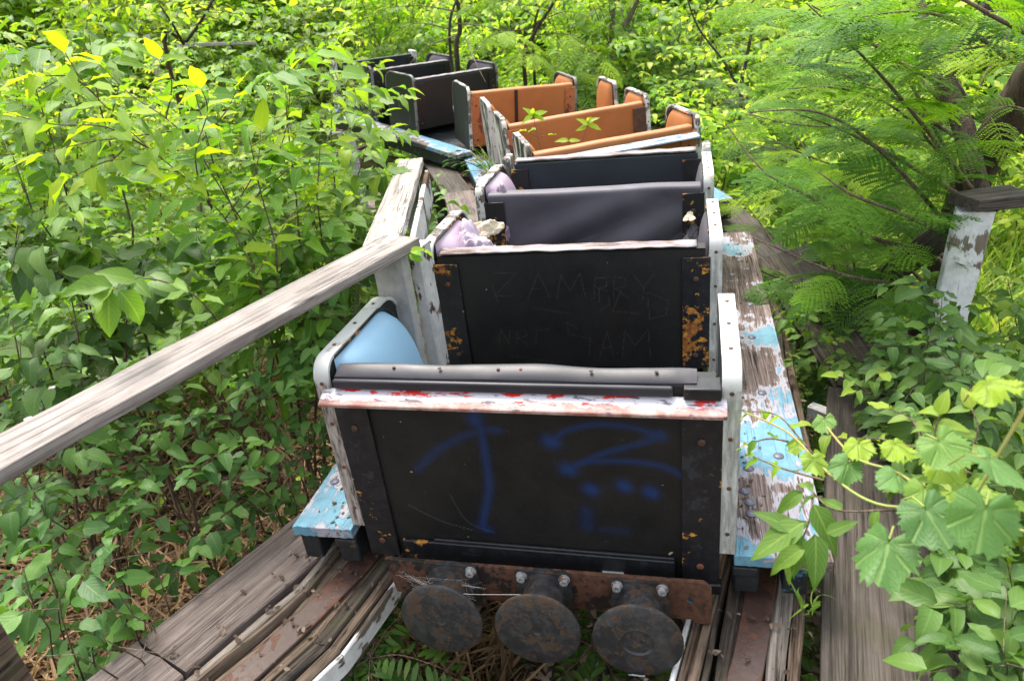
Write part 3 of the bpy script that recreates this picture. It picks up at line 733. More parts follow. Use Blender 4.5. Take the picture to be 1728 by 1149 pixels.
# ------------------------------------------------------------------ the cars
W2, HS = .52, .515
def side_outline(depth=.50, h=.555, y0=-.02, z0=0.0):
    o = [(y0, z0), (y0, h - .05)]
    for k in range(1, 6): a = R(90 * k / 6); o.append((y0 + .05 - .05 * math.cos(a), h - .05 + .05 * math.sin(a)))
    o += [(y0 + .05, h), (depth * .5, h), (depth - .11, h)]
    for k in range(1, 8): a = R(90 * k / 8); o.append((depth - .11 + .11 * math.sin(a), h - .11 + .11 * math.cos(a)))
    o += [(depth, h - .11), (depth, z0)]
    return o
def seat_unit(car, y, col, backz0=.03, lip=None, pad_l=None, pad_r=None, brackets='bracket', back=True, top=None, side='side_dark', trim_l='trim_white',
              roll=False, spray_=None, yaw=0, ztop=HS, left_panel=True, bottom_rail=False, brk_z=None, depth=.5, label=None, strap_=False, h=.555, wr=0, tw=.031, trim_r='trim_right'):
    """bench, side panels with edge trim, pads, backrest with corner brackets"""
    base = wmat(car) @ Matrix.Translation((0, y, 0)) @ Matrix.Translation((-W2, 0, 0)) @ Matrix.Rotation(R(yaw), 4, 'Z') @ Matrix.Translation((W2, 0, 0))
    b = MB(); b.box((-.48, .02, .0), (.48, depth - .04, .22))
    seat = b.build('seat', M[col], car, base, bevel=.03, seg=3)
    if label: seat['label'] = label
    O = side_outline(depth, h)
    for sx in (-1, 1):
        x0, x1 = sx * W2, sx * (W2 + tw)
        if sx < 0 and not left_panel: pass
        xa, xb = min(x0, x1), max(x0, x1)
        b = MB(); vs = [(xa, p, q) for p, q in O] + [(xb, p, q) for p, q in O]; n = len(O)
        fs = [tuple(range(n)), tuple(range(2*n-1, n-1, -1))] + [(i, (i+1) % n, (i+1) % n + n, i + n) for i in range(n)]
        b.add(vs, fs); b.build('side_panel', M[side], seat)
        # trim: a U-shaped edge strip
        b = MB(); e = .008; vs = []; pts = O[:-1] + [(depth, h * .45)]
        for i, (p, q) in enumerate(pts):
            a_ = pts[max(0, i-1)]; c_ = pts[min(len(pts)-1, i+1)]; t = Vector((c_[0]-a_[0], c_[1]-a_[1])).normalized(); nn = Vector((-t.y, t.x))
            po = Vector((p, q)) + nn * e; pi = Vector((p, q)) - nn * .003
            ov = .007 if tw > .03 else .003
            vs += [(xa - ov, *pi), (xa - ov, *po), (xb + ov, *po), (xb + ov, *pi)]
        for i in range(len(pts) - 1):
            for k in range(4): fs_ = (i*4+k, i*4+(k+1)%4, (i+1)*4+(k+1)%4, (i+1)*4+k); b.f.append(fs_); b.sm.append(False); b.mi.append(0)
        b.f.append((0, 1, 2, 3)); b.sm.append(False); m_ = (len(pts)-1)*4; b.f.append((m_+3, m_+2, m_+1, m_)); b.sm.append(False); b.mi += [0, 0]
        b.v += vs
        b.cur = 1
        for zz in (.07, .22, .37, .50): b.lathe([(0, .006), (.0025, .006), (.003, .003)], ((xa + xb) / 2, -.0285, zz), (0, -1, 0), 10)
        for yy in (.08, .22, .36): b.lathe([(0, .006), (.0025, .006), (.003, .003)], ((xa + xb) / 2, yy, h + .008), (0, 0, 1), 10)
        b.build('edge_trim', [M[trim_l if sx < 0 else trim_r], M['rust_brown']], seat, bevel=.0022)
        # padded inner face
        pm = pad_l if sx < 0 else pad_r
        if pm:
            T = .11 if sx < 0 else .05; y1, y2, zt = .03, depth - .005, h - .012
            def pf(u, v, sx=sx, T=T, y1=y1, y2=y2, zt=zt):
                yy = y1 + (y2 - y1) * u
                # top outline rounds off towards the front
                fr = max(0, (u - .62) / .38); top_ = zt - .16 * fr ** 2.2
                zz = .05 + (top_ - .05) * v
                th = T * (1 - v ** 3.2) ** .6 * (1 - abs(2 * u - 1) ** 9) ** .7 + .004
                th *= .75 + .25 * math.sin(math.pi * u)
                return (sx * (W2 - th), yy, zz)
            b = MB(); b.grid(pf, 22, 26); b.build('side_pad', M[pm], seat)
            # welt between pad and trim
            b = MB(); b.tube([(sx * (W2 - .006), y1 + (y2 - y1) * k / 20, zt + .010 - .16 * max(0, (k / 20 - .62) / .38) ** 2.2) for k in range(21)], .006, 6)
            b.build('pad_welt', M['bracket_rust'], seat)
    if back:
        z1 = ztop
        if spray_ is None:
            sg = random.uniform(0, 9)
            def bf(u, v, ):
                x = -.5 + 1.0 * u
                # rounded wrap: rear face, then over the top
                if v < .8: yy, zz = -.018, backz0 + (z1 - .02 - backz0) * v / .8
                else:
                    a = R(90 * (v - .8) / .12) if v < .92 else R(90)
                    yy = .002 - .02 * math.cos(min(a, R(90))); zz = z1 - .02 + .02 * math.sin(min(a, R(90)))
                    if v > .92: yy += .045 * (v - .92) / .08
                nz = mnoise.noise(Vector((x * 4.2 + zz * 5.0 * wr + sg, zz * (1.5 + 3 * wr), sg)))
                wv = wr * .016 * math.sin((x * 1.0 - zz * 1.9) * 13 + sg) * max(0, min(1, (u) * 3)) * math.sin(math.pi * min(1, v / .8)) if wr else 0
                yy += .004 * nz * (1 + 2 * wr) + wv
                return (x, yy, zz + .003 * nz)
            b = MB(); b.grid(bf, 40, 40); b.box((-.5, -.008, backz0), (.5, .045, z1 - .018))
            bk = b.build('backrest', M[col], seat)
        else:
            bk = spray_(seat, backz0, z1)
        if back != 'plain':
            for sx in (-1, 1):
                mtn = brackets if isinstance(brackets, str) else brackets[0 if sx < 0 else 1]
                bz = brk_z or (backz0, z1 - .035)
                b = MB(); b.box((min(sx*.42, sx*.517), -.030, bz[0]), (max(sx*.42, sx*.517), -.021, bz[1]))
                b.box((min(sx*.510, sx*.5175), -.0295, bz[0]), (max(sx*.510, sx*.5175), .05, bz[1] + .002))
                b.cur = 1
                for zz in (bz[0] + .06, bz[1] - .08):
                    b.lathe([(0, .011), (.004, .011), (.006, .006)], (sx * .468, -.0305, zz), (0, -1, 0), 6)
                b.build('corner_bracket', [M[mtn], M['rust_brown']], seat, bevel=.0015)
        if bottom_rail:
            b = MB(); b.box((-.40, -.036, backz0 - .004), (.4, -.024, backz0 + .07)); b.box((-.30, -.030, backz0 + .068), (.4, -.020, backz0 + .078))
            b.build('bottom_rail', M['bracket'], seat, bevel=.003)
        if top:
            def tf(u, v):
                n_ = mnoise.noise(Vector((u * 14, v * 3, y)))
                return (-.49 + .96 * u, -.018 + .07 * v + .003 * n_, z1 + .004 + .004 * n_ + .002 * math.sin(v * 3.14))
            b = MB(); b.grid(tf, 60, 6); b.build('top_strip', M[top], seat, solid=.003)
        if lip:
            b = MB(); b.box((-.535, -.0, -.002), (.525, .054, .002), Matrix.Translation((0, -.072, z1 - .060)) @ Matrix.Rotation(R(24), 4, 'X'))
            b.box((-.535, -.0745, z1 - .068), (.525, -.0715, z1 - .0585))
            b.build('metal_lip', M[lip], seat, bevel=.0015)
        if roll:
            def rf(u, v):
                x = -.5 + .955 * u; a = 2 * math.pi * v; n_ = mnoise.noise(Vector((x * 6, 1.3, 0)))
                ry, rz = .024 + .004 * n_, .010 + .004 * n_
                pinch = 1 - .25 * math.exp(-((x + .07) / .03) ** 2)
                end = min(1, (1 - u) * 12 + .25) * min(1, u * 10 + .5)
                return (x, .004 + ry * math.cos(a), z1 + .000 + .006 * n_ + rz * math.sin(a) * pinch * end + (.012 * math.cos(a) if math.sin(a) > 0 else 0))
            b = MB(); b.grid(rf, 70, 18); b.cur = 1
            for xx in (-.33, -.2, -.04, .02, .2, .36): b.lathe([(0, .005), (.003, .004)], (xx, .005, z1 + .014), (0, -.1, 1), 8)
            b.build('vinyl_roll', [M['roll_vinyl'], M['rust_brown']], seat)
            b = MB(); b.box((-.5, -.036, z1 - .034), (.40, -.021, z1 - .006)); b.build('top_rail', M['roll_vinyl'], seat, bevel=.006, seg=3)
            b = MB(); b.box((.425, -.042, z1 - .036), (.512, .02, z1 - .004)); b.build('hinge_plate', M['bracket'], seat, bevel=.003)
        if strap_:
            b = MB(); b.box((-.09, -.0265, backz0), (-.06, -.0225, z1 - .01)); b.build('black_strap', M['black_vinyl'], seat)
    return seat

def car_at(name, label, x, y, yaw, z, pitch=0, roll=0):
    mm = Matrix.Translation(rel(x, y, z)) @ Matrix.Rotation(R(-yaw), 4, 'Z') @ Matrix.Rotation(R(pitch), 4, 'X') @ Matrix.Rotation(R(roll), 4, 'Y')
    return thing(name, label, 'coaster car', mat=mm, group='cars of the abandoned coaster train')
def car_base(car, deck_mat, L=2.55, bolts=True):
    for sx in (-1, 1):
        b = MB(); n = 60
        x0, x1 = sx * .555, sx * (.80 if bolts and sx > 0 else .752)
        xa, xb = min(x0, x1), max(x0, x1)
        sd_ = random.uniform(0, 50)
        def ef(x, k): return .004 * mnoise.noise(Vector((x * 150, sd_, k)))
        cols = [xa + (xb - xa) * i / 24 for i in range(25)]
        vs = []
        for (yy, k) in ((-.05, 0), (L, 9)):
            for zz in (0, -.036):
                vs += [(x, yy + ef(x, k + zz), zz + .0015 * mnoise.noise(Vector((x * 40, 3, k)))) for x in cols]
        m_ = len(cols); A, B_, C_, D = 0, m_, 2*m_, 3*m_; fs = []
        for i in range(m_ - 1):
            fs += [(A+i, A+i+1, C_+i+1, C_+i), (B_+i, D+i, D+i+1, B_+i+1), (A+i, B_+i, B_+i+1, A+i+1), (C_+i, C_+i+1, D+i+1, D+i)]
        fs += [(A, C_, D, B_), (A+m_-1, B_+m_-1, D+m_-1, C_+m_-1)]
        b.add(vs, fs); dp = b.build('deck_board', M['blue_deck_left' if sx < 0 and deck_mat == 'blue_deck' else deck_mat], car, bevel=.002)
        for xx, w_, h_ in ((sx * .715, .062, .10), (sx * .590, .066, .105)):
            b = MB(); b.box((xx - w_/2, -.035, -.040 - h_), (xx + w_/2, L - .05, -.0375)); 
            b.build('joist', M['black_timber'], car, bevel=.006)
        b = MB(); b.box((sx*.585 - .032, -.048, -.075), (sx*.585 + .032, -.036, -.045)); b.build('joist_cap', M['black_timber'], car, bevel=.004)
        if bolts:
            for (xx, yy) in ((.715, .40), (.70, .78), (.62, .33), (.60, .22), (.61, .17), (.61, .12), (.71, .17), (.70, 1.22), (.72, 1.55), (.66, 1.9), (.71, 2.1), (.71, 2.2), (.71, 2.35), (.6, 1.5)):
                b = MB(); b.lathe([(0, .016), (.002, .016), (.005, .012), (.0065, .006)], (sx * xx, yy, .0005), UP, 16); b.build('carriage_bolt', M['dark_bolt'], car)
    b = MB(); b.box((-.50, .0, -.12), (.50, L - .1, -.06)); b.build('floor', M['black_timber'], car)
    for yy in (.45, 2.05):
        b = MB(); b.box((-.60, yy - .05, -.19), (.60, yy + .05, -.125)); b.build('axle', M['beam'], car, bevel=.006)
def front_panel(car, y, mat, brackets='bracket_rust', z=HS, top='torn_top', label=None):
    b = MB(); b.box((-.5, -.02, .02), (.5, .03, z)); o = b.build('front_panel', M[mat], car, wmat(car) @ Matrix.Translation((0, y, 0)), bevel=.008, seg=3)
    for sx in (-1, 1):
        b = MB(); b.box((min(sx*.42, sx*.517), -.032, .05), (max(sx*.42, sx*.517), -.023, z - .03)); b.build('corner_bracket', M[brackets], o, bevel=.002)
        b = MB(); xa, xb = min(sx * .521, sx * .565), max(sx * .521, sx * .565)
        b.box((xa, -.035, .0), (xb, .10, z + .035)); b.build('edge_trim', M['trim_peeled'], o, bevel=.012, seg=3)
    if top:
        def tf(u, v):
            n_ = mnoise.noise(Vector((u * 14, v * 3, y))); return (-.49 + .98 * u, -.022 + .07 * v + .004 * n_, z + .012 + .004 * n_)
        b = MB(); b.grid(tf, 60, 6); b.build('top_strip', M[top], o, solid=.008)
    if label: o['label'] = label
    return o
def crumple(name, mat, parent, c, s, seed=0, amp=.3, nrm=(0, 0, 1), th=.004):
    """a torn, crumpled sheet"""
    q = Vector(nrm).to_track_quat('Z', 'Y').to_matrix(); r = random.Random(seed); ph = [r.uniform(0, 6) for _ in range(4)]
    n = 26; vs = []; fs = []
    for i in range(n + 1):
        for j in range(n + 1):
            u, v = i / n * 2 - 1, j / n * 2 - 1; a = math.atan2(v, u)
            k = .85 + .22 * math.sin(3 * a + ph[0]) + .12 * mnoise.noise(Vector((math.cos(a) * 5, math.sin(a) * 5, seed)))
            rr = max(abs(u), abs(v)); l = math.hypot(u, v) + 1e-9; uu, vv = u / l * rr * k, v / l * rr * k
            z = amp * (mnoise.noise(Vector((uu * 1.6, vv * 1.6, seed + .5))) + .5 * abs(mnoise.noise(Vector((uu * 4, vv * 4, seed + 7)))) - .35 * rr * rr)
            vs.append(Vector(c) + q @ Vector((uu * s[0], vv * s[1], z * max(s))))
    for i in range(n):
        for j in range(n): fs.append((i*(n+1)+j, (i+1)*(n+1)+j, (i+1)*(n+1)+j+1, i*(n+1)+j+1))
    b = MB(); b.add(vs, fs, True); return b.build(name, M[mat], parent, solid=th)

# writing on panels: strokes on the panel's own plane, (x, z) in metres
def q2(pts, n=14):
    P = [Vector((*p, 0)) for p in pts]; o = []
    for i in range(len(P) - 1):
        a, b, c, d = P[max(i-1, 0)], P[i], P[i+1], P[min(i+2, len(P)-1)]
        for k in range(n):
            t = k / n; p = .5 * ((2*b) + (c-a)*t + (2*a-5*b+4*c-d)*t*t + (3*b-a-3*c+d)*t**3); o.append((p.x, p.y))
    o.append((P[-1].x, P[-1].y)); return o
def drawn_panel(strokes, scratches, thin=False):
    def fn(seat, z0, z1):
        st = .003 if scratches else .004
        nx, nz = int(1.0 / st), int((z1 - z0) / st)
        X, Z = np.meshgrid(np.linspace(-.5, .5, nx + 1), np.linspace(z0, z1 - .008, nz + 1), indexing='ij')
        def field(curves, soft):
            D = np.zeros(X.shape)
            for pts, rad, val in curves:
                P = np.array(pts); dm = np.full(X.shape, 9.0)
                for a, b in zip(P[:-1], P[1:]):
                    ab = b - a; L = (ab ** 2).sum() + 1e-12
                    t = np.clip(((X - a[0]) * ab[0] + (Z - a[1]) * ab[1]) / L, 0, 1)
                    dm = np.minimum(dm, np.hypot(X - a[0] - t * ab[0], Z - a[1] - t * ab[1]))
                k = np.exp(-(dm / rad) ** 2 * 1.1) * val if soft else np.clip(1.4 - dm / rad, 0, 1) * val
                D = np.maximum(D, k)
            return D
        A = field(strokes, True) if strokes else np.zeros(X.shape); S = field(scratches, False) if scratches else np.zeros(X.shape)
        vs = []; fs = []
        Y = -.018 + .004 * np.sin(X * 5 + 1) * np.sin((Z - z0) * 6)
        V = np.stack([X, Y, Z], -1).reshape(-1, 3)
        idx = np.arange((nx + 1) * (nz + 1)).reshape(nx + 1, nz + 1)
        Q = np.stack([idx[:-1, :-1], idx[1:, :-1], idx[1:, 1:], idx[:-1, 1:]], -1).reshape(-1, 4)
        nv = len(V); bx = np.array([(-.5,-.010,z0),(.5,-.010,z0),(.5,.045,z0),(-.5,.045,z0),(-.5,-.010,z1-.006),(.5,-.010,z1-.006),(.5,.045,z1-.006),(-.5,.045,z1-.006)])
        bf = np.array([(0,3,2,1),(4,5,6,7),(0,1,5,4),(1,2,6,5),(2,3,7,6),(3,0,4,7)]) + nv
        me = bpy.data.meshes.new('backrest'); me.from_pydata(np.vstack([V, bx]).tolist(), [], np.vstack([Q, bf]).tolist()); me.update()
        me.polygons.foreach_set('use_smooth', [True] * len(Q) + [False] * 6)
        for nm, arr in (('spray', A), ('scratch', S)):
            a = me.attributes.new(nm, 'FLOAT', 'POINT'); a.data.foreach_set('value', np.concatenate([arr.ravel(), np.zeros(8)]).astype(np.float32))
        me.materials.append(M['spray_panel'])
        o = bpy.data.objects.new('backrest', me); C.objects.link(o); attach(o, seat)
        return o
    return fn
def pp(x, y, car_, off_=-.018):
    """photo pixel -> (x, z) on the rear plane of a car's seat"""
    inv = wmat(car_).inverted(); o = inv @ Vector((0, 0, CZ)); d = inv.to_3x3() @ (fwd * F_PX + rt * (x - IMW / 2) - up * (y - IMH / 2))
    return o, d

carA = car_at('coaster_car', 'nearest coaster car, black seats, blue graffiti on its back panel and three rusty buffer discs', -.005, 1.60, 15.2, -1.415)
carB = car_at('coaster_car', 'middle coaster car with orange seats and peeling black side panels', .78, 4.41, -6.4, -1.415, .6, -1.8)
carC = car_at('coaster_car', 'farthest coaster car with an orange rear seat, black seats and a dirty blue deck board', .262, 7.13, -36.5, -1.37, 5.4, 1.9)
def onp(x, y, car_, yoff):
    o, d = pp(x, y, car_); t = (yoff - o.y) / d.y; p = o + d * t; return (p.x, p.z)

# --- near car
car_base(carA, 'blue_deck', 2.55)
S = lambda *pts: q2([onp(x, y, carA, -.02) for x, y in pts])
sprayed = [(S((706, 790), (735, 762), (775, 738), (815, 725), (842, 724)), .013, .55), (S((800, 702), (812, 722), (820, 770), (826, 820), (816, 880), (822, 893)), .013, .62), (S((802, 700), (803, 708)), .022, .85), (S((825, 722), (842, 724)), .012, .5),
    (S((930, 742), (960, 722), (1010, 712), (1065, 716), (1100, 726), (1116, 731), (1080, 744), (1030, 758), (985, 776), (958, 790), (990, 777), (1050, 774), (1110, 780), (1150, 796), (1168, 812)), .0105, .60),
    (S((928, 742), (934, 743)), .022, .9), (S((1100, 729), (1116, 730)), .018, .75), (S((958, 789), (962, 790)), .022, .9), (S((996, 822), (1000, 824)), .02, .9), (S((1052, 815), (1057, 818)), .019, .9), (S((1096, 824), (1102, 828)), .019, .9),
    (S((990, 860), (992, 885)), .020, .35), (S((812, 885), (826, 892)), .018, .4), (S((1015, 890), (1060, 893)), .014, .2)]
sprayed[0] = (sprayed[0][0], .014, .42)
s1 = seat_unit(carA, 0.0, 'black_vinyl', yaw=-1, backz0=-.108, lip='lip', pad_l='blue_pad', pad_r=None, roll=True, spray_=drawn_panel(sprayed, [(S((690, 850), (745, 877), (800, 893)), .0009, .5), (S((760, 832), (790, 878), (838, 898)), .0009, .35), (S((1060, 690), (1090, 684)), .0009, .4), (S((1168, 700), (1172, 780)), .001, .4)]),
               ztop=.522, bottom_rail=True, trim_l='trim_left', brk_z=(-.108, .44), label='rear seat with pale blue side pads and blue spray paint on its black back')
S2 = lambda *pts: [onp(x, y, carA, .93 - .02) for x, y in pts]
scr = [(S2(*p), .0011, .22) for p in (((833, 462), (872, 460), (835, 500), (880, 500)), ((890, 505), (908, 462), (928, 503)), ((896, 488), (922, 487)), ((940, 505), (946, 465), (962, 492), (978, 462), (988, 503)),
    ((1002, 505), (1004, 470), (1022, 470), (1024, 484), (1005, 488)), ((1035, 505), (1036, 468), (1055, 470), (1056, 484), (1038, 488), (1060, 505)), ((1070, 466), (1086, 486), (1104, 462)), ((1086, 486), (1085, 506)),
    ((1012, 512), (1010, 488), (1026, 492), (1028, 515), (1012, 526)), ((1048, 490), (1034, 526), (1078, 530)), ((1092, 494), (1096, 540), (1124, 532), (1128, 508), (1094, 494)),
    ((975, 556), (956, 545), (960, 565), (996, 572), (994, 602)), ((1012, 604), (1024, 560), (1036, 603)), ((1016, 588), (1034, 586)), ((1050, 606), (1054, 558), (1072, 584), (1094, 556), (1098, 606)),
    ((842, 580), (845, 556), (858, 580), (860, 556)), ((872, 580), (873, 558), (888, 558), (888, 568), (874, 570), (890, 582)), ((905, 560), (904, 582)), ((900, 558), (925, 556)), ((830, 480), (840, 510)), ((900, 520), (960, 530)), ((860, 600), (940, 612)))]
s2 = seat_unit(carA, .93, 'black_vinyl', spray_=drawn_panel([], scr), pad_l='mauve_pad', pad_r='mauve_vinyl', top='torn_top', brackets='bracket_rust', trim_l='trim_peeled', label='second seat, black back scratched with letters and a torn frayed top')
crumple('torn_foam', 'foam', s2, (-.40, .34, .50), (.085, .055), 3, .55, (.3, -.6, .8))
crumple('torn_padding', 'mauve_pad', s2, (-.41, .22, .50), (.09, .12), 5, .6, (.2, -.3, 1))
s3 = seat_unit(carA, 1.745, 'mauve_vinyl', pad_l='mauve_pad', pad_r='mauve_vinyl', brackets='bracket_rust', trim_l='trim_peeled', wr=1.0, label='third seat with wrinkled mauve gray vinyl back')
crumple('loose_vinyl', 'mauve_pad', s3, (-.42, .03, .40), (.06, .17), 8, .35, (.1, -1, .2))
crumple('torn_foam', 'foam', s3, (.45, -.06, .38), (.03, .03), 9, .3, (-.2, -.6, .8), .002)
crumple('hanging_vinyl', 'mauve_vinyl', s3, (.46, -.07, .27), (.05, .07), 12, .5, (-.5, -1, .2))
front_panel(carA, 2.37, 'navy_vinyl', label='navy blue front panel with a flaking blue and white top')
# buffers
b = MB(); bm_ = [(-.425, -.135), (.475, -.135), (.495, -.155), (.495, -.285), (.455, -.285), (.445, -.272), (.35, -.272), (-.36, -.262), (-.41, -.262)]
vs = [(x, -.120, z + .098) for x, z in bm_] + [(x, -.108, z + .098) for x, z in bm_]; n = len(bm_)
b.add(vs, [tuple(range(n)), tuple(range(2*n-1, n-1, -1))] + [(i, (i+1) % n, (i+1) % n + n, i + n) for i in range(n)])
b.cur = 1
for (x, z) in ((-.37, -.185), (-.19, -.185), (.12, -.19), (.44, -.20)): b.lathe([(0, .008), (.0015, .008)], (x, -.1205, z + .098), (0, -1, 0), 14)
beam = b.build('buffer_beam', [M['beam'], M['black_timber']], carA, bevel=.002)
b = MB(); b.box((.33, -.05, -.150), (.525, -.02, -.112)); b.build('corner_block', M['bracket'], carA, bevel=.005)
b = MB(); b.box((.20, -.107, -.115), (.26, .05, -.09)); b.build('drawbar', M['trim_gray'], carA)
for k, (bx_, bz_, hub) in enumerate(((-.222, -.232, .010), (.045, -.236, .009), (.308, -.243, .040))):
    ax = Vector((0, -1, .08)).normalized(); o = Vector((bx_, -.120, bz_ + .108))
    b = MB(); b.lathe([(0, .082), (.014, .080), (.020, .062), (.055, .058), (.118, .052), (.122, .080)], o + UP * .012, ax, 40)
    b.box((bx_ - .078, -.129, bz_ + .048), (bx_ + .078, -.1205, bz_ + .200))
    bf_ = b.build('buffer', M['disc'], carA, bevel=0)
    # plate on the buffer's end
    prof = [(.120, .030), (.120, .112), (.124, .116), (.130, .116), (.133, .112), (.135, .06), (.136, .045)]
    prof += [(.136, hub + .004), (.133, hub), (.1325, hub * .5)] if k < 2 else [(.1365, .042), (.1315, .038), (.1315, .012), (.129, .010), (.129, .004)]
    b2 = MB(); b2.lathe(prof, o, ax, 56)
    b2.build('buffer_disc', M['disc'], bf_)
    for sx in (-1, 1):
        if k == 0 and sx < 0: continue
        b3 = MB(); b3.lathe([(0, .016), (.003, .016), (.003, .0115), (.016, .0115), (.017, .009), (.017, .005), (.012, .004)], (bx_ + sx * .060, -.129, bz_ + .184), (0, -1, 0), 20)
        b3.build('cap_bolt', M['bolt'], bf_)
# cobweb strands between the first two buffers
b = MB(); r_ = random.Random(4)
for k in range(46):
    a = Vector((r_.uniform(-.40, -.15), -.13 - r_.random() * .03, r_.uniform(-.095, -.055))); e = Vector((r_.uniform(-.33, -.10), -.17 - r_.random() * .05, r_.uniform(-.105, -.035)))
    b.tube([a, (a + e) / 2 - UP * .006 * r_.random(), e], .00018, 3, False)
b.tube([(-.22, -.22, -.045), (-.12, -.20, -.06), (.01, -.21, -.035)], .0007, 3, False)
web = b.build('cobweb', vinyl('cobweb_silk', (.42, .40, .38), None, .6)); attach(web, None, wmat(carA)); tag(web, 'dusty cobweb strands strung over the left buffer', 'cobweb')

# --- middle car
car_base(carB, 'blue_deck_dark', 2.5, False)
seat_unit(carB, 0.0, tw=.026, trim_r='trim_peeled', col='orange_vinyl', lip='lip_blue', pad_l='orange_vinyl', pad_r='orange_vinyl', brackets='orange_metal', side='side_flaked', top='orange_edge_strip' if False else None, trim_l='trim_peeled', ztop=.50, label='orange seat back with a blue and white metal lip, nearest of the orange ones')
seat_unit(carB, .93, tw=.026, trim_r='trim_peeled', col='orange_vinyl', pad_l='orange_vinyl', pad_r='orange_vinyl', brackets=('orange_metal', 'rust_brown'), side='side_flaked', trim_l='trim_peeled', label='orange seat with rusty brown bracket at its right corner')
seat_unit(carB, 1.72, tw=.026, trim_r='trim_peeled', col='orange_vinyl', pad_l='orange_vinyl', pad_r='orange_vinyl', back=False, side='side_flaked', label='seat that has lost its back, only padded sides standing')
# --- far car
car_base(carC, 'blue_deck_dark', 2.75, False)
seat_unit(carC, 0.0, tw=.02, trim_r='trim_dull', col='orange_vinyl', pad_l=None, pad_r='orange_vinyl', brackets='orange_metal', yaw=-20, strap_=True, trim_l='trim_peeled', label='orange seat back crossed by a black strap')
seat_unit(carC, .93, tw=.02, trim_r='trim_dull', trim_l='trim_dull', col='black_vinyl', pad_l='mauve_vinyl', pad_r='mauve_vinyl', top='torn_top', brackets='bracket')
seat_unit(carC, 1.745, tw=.02, trim_r='trim_dull', trim_l='trim_dull', col='black_vinyl', pad_l='mauve_vinyl', pad_r='mauve_vinyl', top='torn_top', brackets='bracket')
front_panel(carC, 2.55, 'navy_vinyl', 'bracket', top=None)
carD = car_at('coaster_car', 'last coaster car glimpsed beyond the far black seats, only its dark back showing', -1.95, 9.75, -48, -1.27, 2, 0) if False else None

# ------------------------------------------------------------------ plants
def shrub(name, label, base, tips, leafset, mat, size=.085, gap=.042, rlo=.1, rhi=.8, twigs=9, tl=(.22, .5), droop=.35, stem_r=.011, wood_mat='twig', group=None, test=None, cat='shrub', spread=50, start=.3, low_wood=False, sag=.12):
    b_ = Vector((base[0], base[1], gh(base[0], base[1]) - .03))
    root = thing(name, label, cat, b_, group=group)
    fol = Fol(); st = MB()
    for tip in tips:
        tip = Vector(tip); pts = curve(b_ + Vector((random.uniform(-.06, .06), random.uniform(-.06, .06), 0)), tip, sag, 9, .022)
        L = (tip - b_).length; k = [stem_r * .62 * (1 - .8 * i / 9) * (.7 + .3 * L) for i in range(10)]
        st.tube(pts, k, 6)
        nt_ = max(2, int(twigs * 1.8 * random.uniform(.8, 1.2)))
        for q in range(nt_):
            t = start + (1 - start) * (q + random.random()) / nt_; i = min(8, int(t * 9)); f = t * 9 - i
            p = pts[i].lerp(pts[min(9, i + 1)], f); d = (pts[min(9, i + 1)] - pts[i]).normalized()
            az = random.uniform(0, 6.283); lat = Vector((math.cos(az), math.sin(az), random.uniform(-.12, .22)))
            dd = (lat + d * .25).normalized()
            spray(fol, st, p, dd, random.uniform(*tl) * (1.2 - .4 * t), size * 1.3, gap, stem_r * .16, leafset, rlo, rhi, droop, spread, wood_=not low_wood)
        spray(fol, st, pts[-2], (pts[-1] - pts[-2]).normalized(), tl[0] * 1.2, size * 1.1, gap, stem_r * .16, leafset, rlo, min(1, rhi + .1), droop, spread, wood_=not low_wood)
    st.build('stems', M[wood_mat], root, Matrix(), sharp=180)
    fol.build('foliage', M[mat], root, Matrix(), test)
    return root
def rtips(cx, cy, n, r, z0, z1):
    return [rel(cx + random.uniform(-r, r), cy + random.uniform(-r, r), random.uniform(z0, z1)) for _ in range(n)]
OK = clear_of()
LEFTG = 'leafy saplings crowding the left of the track'
# lime-leaved saplings just behind the hand rail
specs = [
 ('pale lime-leaved sapling leaning far left over the hand rail, big drooping leaves', (-2.0, 3.3), [px(60, 150, 3.2), px(150, 60, 3.4), px(20, 260, 3.1)], 'leaf_lime', .085, (.0, .6), 8),
 ('bright sapling with forking red stems behind the middle of the left hand rail', (-1.15, 3.05), [px(330, 160, 2.7), px(420, 230, 2.6), px(480, 110, 3.0), px(540, 250, 2.7)], 'leaf_lime', .08, (.0, .6), 8),
 ('sapling with light green leaves right beside the far hand rail board', (-1.15, 3.9), [px(560, 160, 3.6), px(620, 240, 3.4), px(600, 330, 3.2), px(520, 340, 3.1)], 'leaf_mid', .075, (.3, 1), 9),
 ('shrub with large dull green leaves filling the left edge below the lime leaves', (-2.5, 3.2), [px(30, 380, 3.1), px(160, 400, 3.1), px(260, 410, 3.1)], 'leaf_dark', .085, (.2, 1), 6),
 ('shrub of broad leaves hanging just above the hand rail on the far left', (-2.0, 2.6), [px(120, 500, 2.6), px(20, 540, 2.7)], 'leaf_dark', .075, (.3, 1), 4),
 ('dense mid green shrub between the lime sapling and the hand rail', (-1.6, 3.7), [px(330, 380, 3.3), px(420, 340, 3.4), px(480, 420, 3.2)], 'leaf_mid', .07, (.1, .8), 7),
 ('deep green shrub against the hand rail post', (-1.05, 3.2), [px(560, 420, 3.0), px(600, 470, 2.9), px(520, 480, 2.8)], 'leaf_dark', .06, (.2, 1), 6),
]
for lab, base, tips, mt, sz, (a, b_), tw in specs:
    shrub('sapling', lab, base, tips, LEAF if mt != 'leaf_lime' else LEAF_LONG, mt, sz * 1.12, .045, a, b_, tw + 1, test=OK, group=LEFTG, cat='sapling', start=.52)
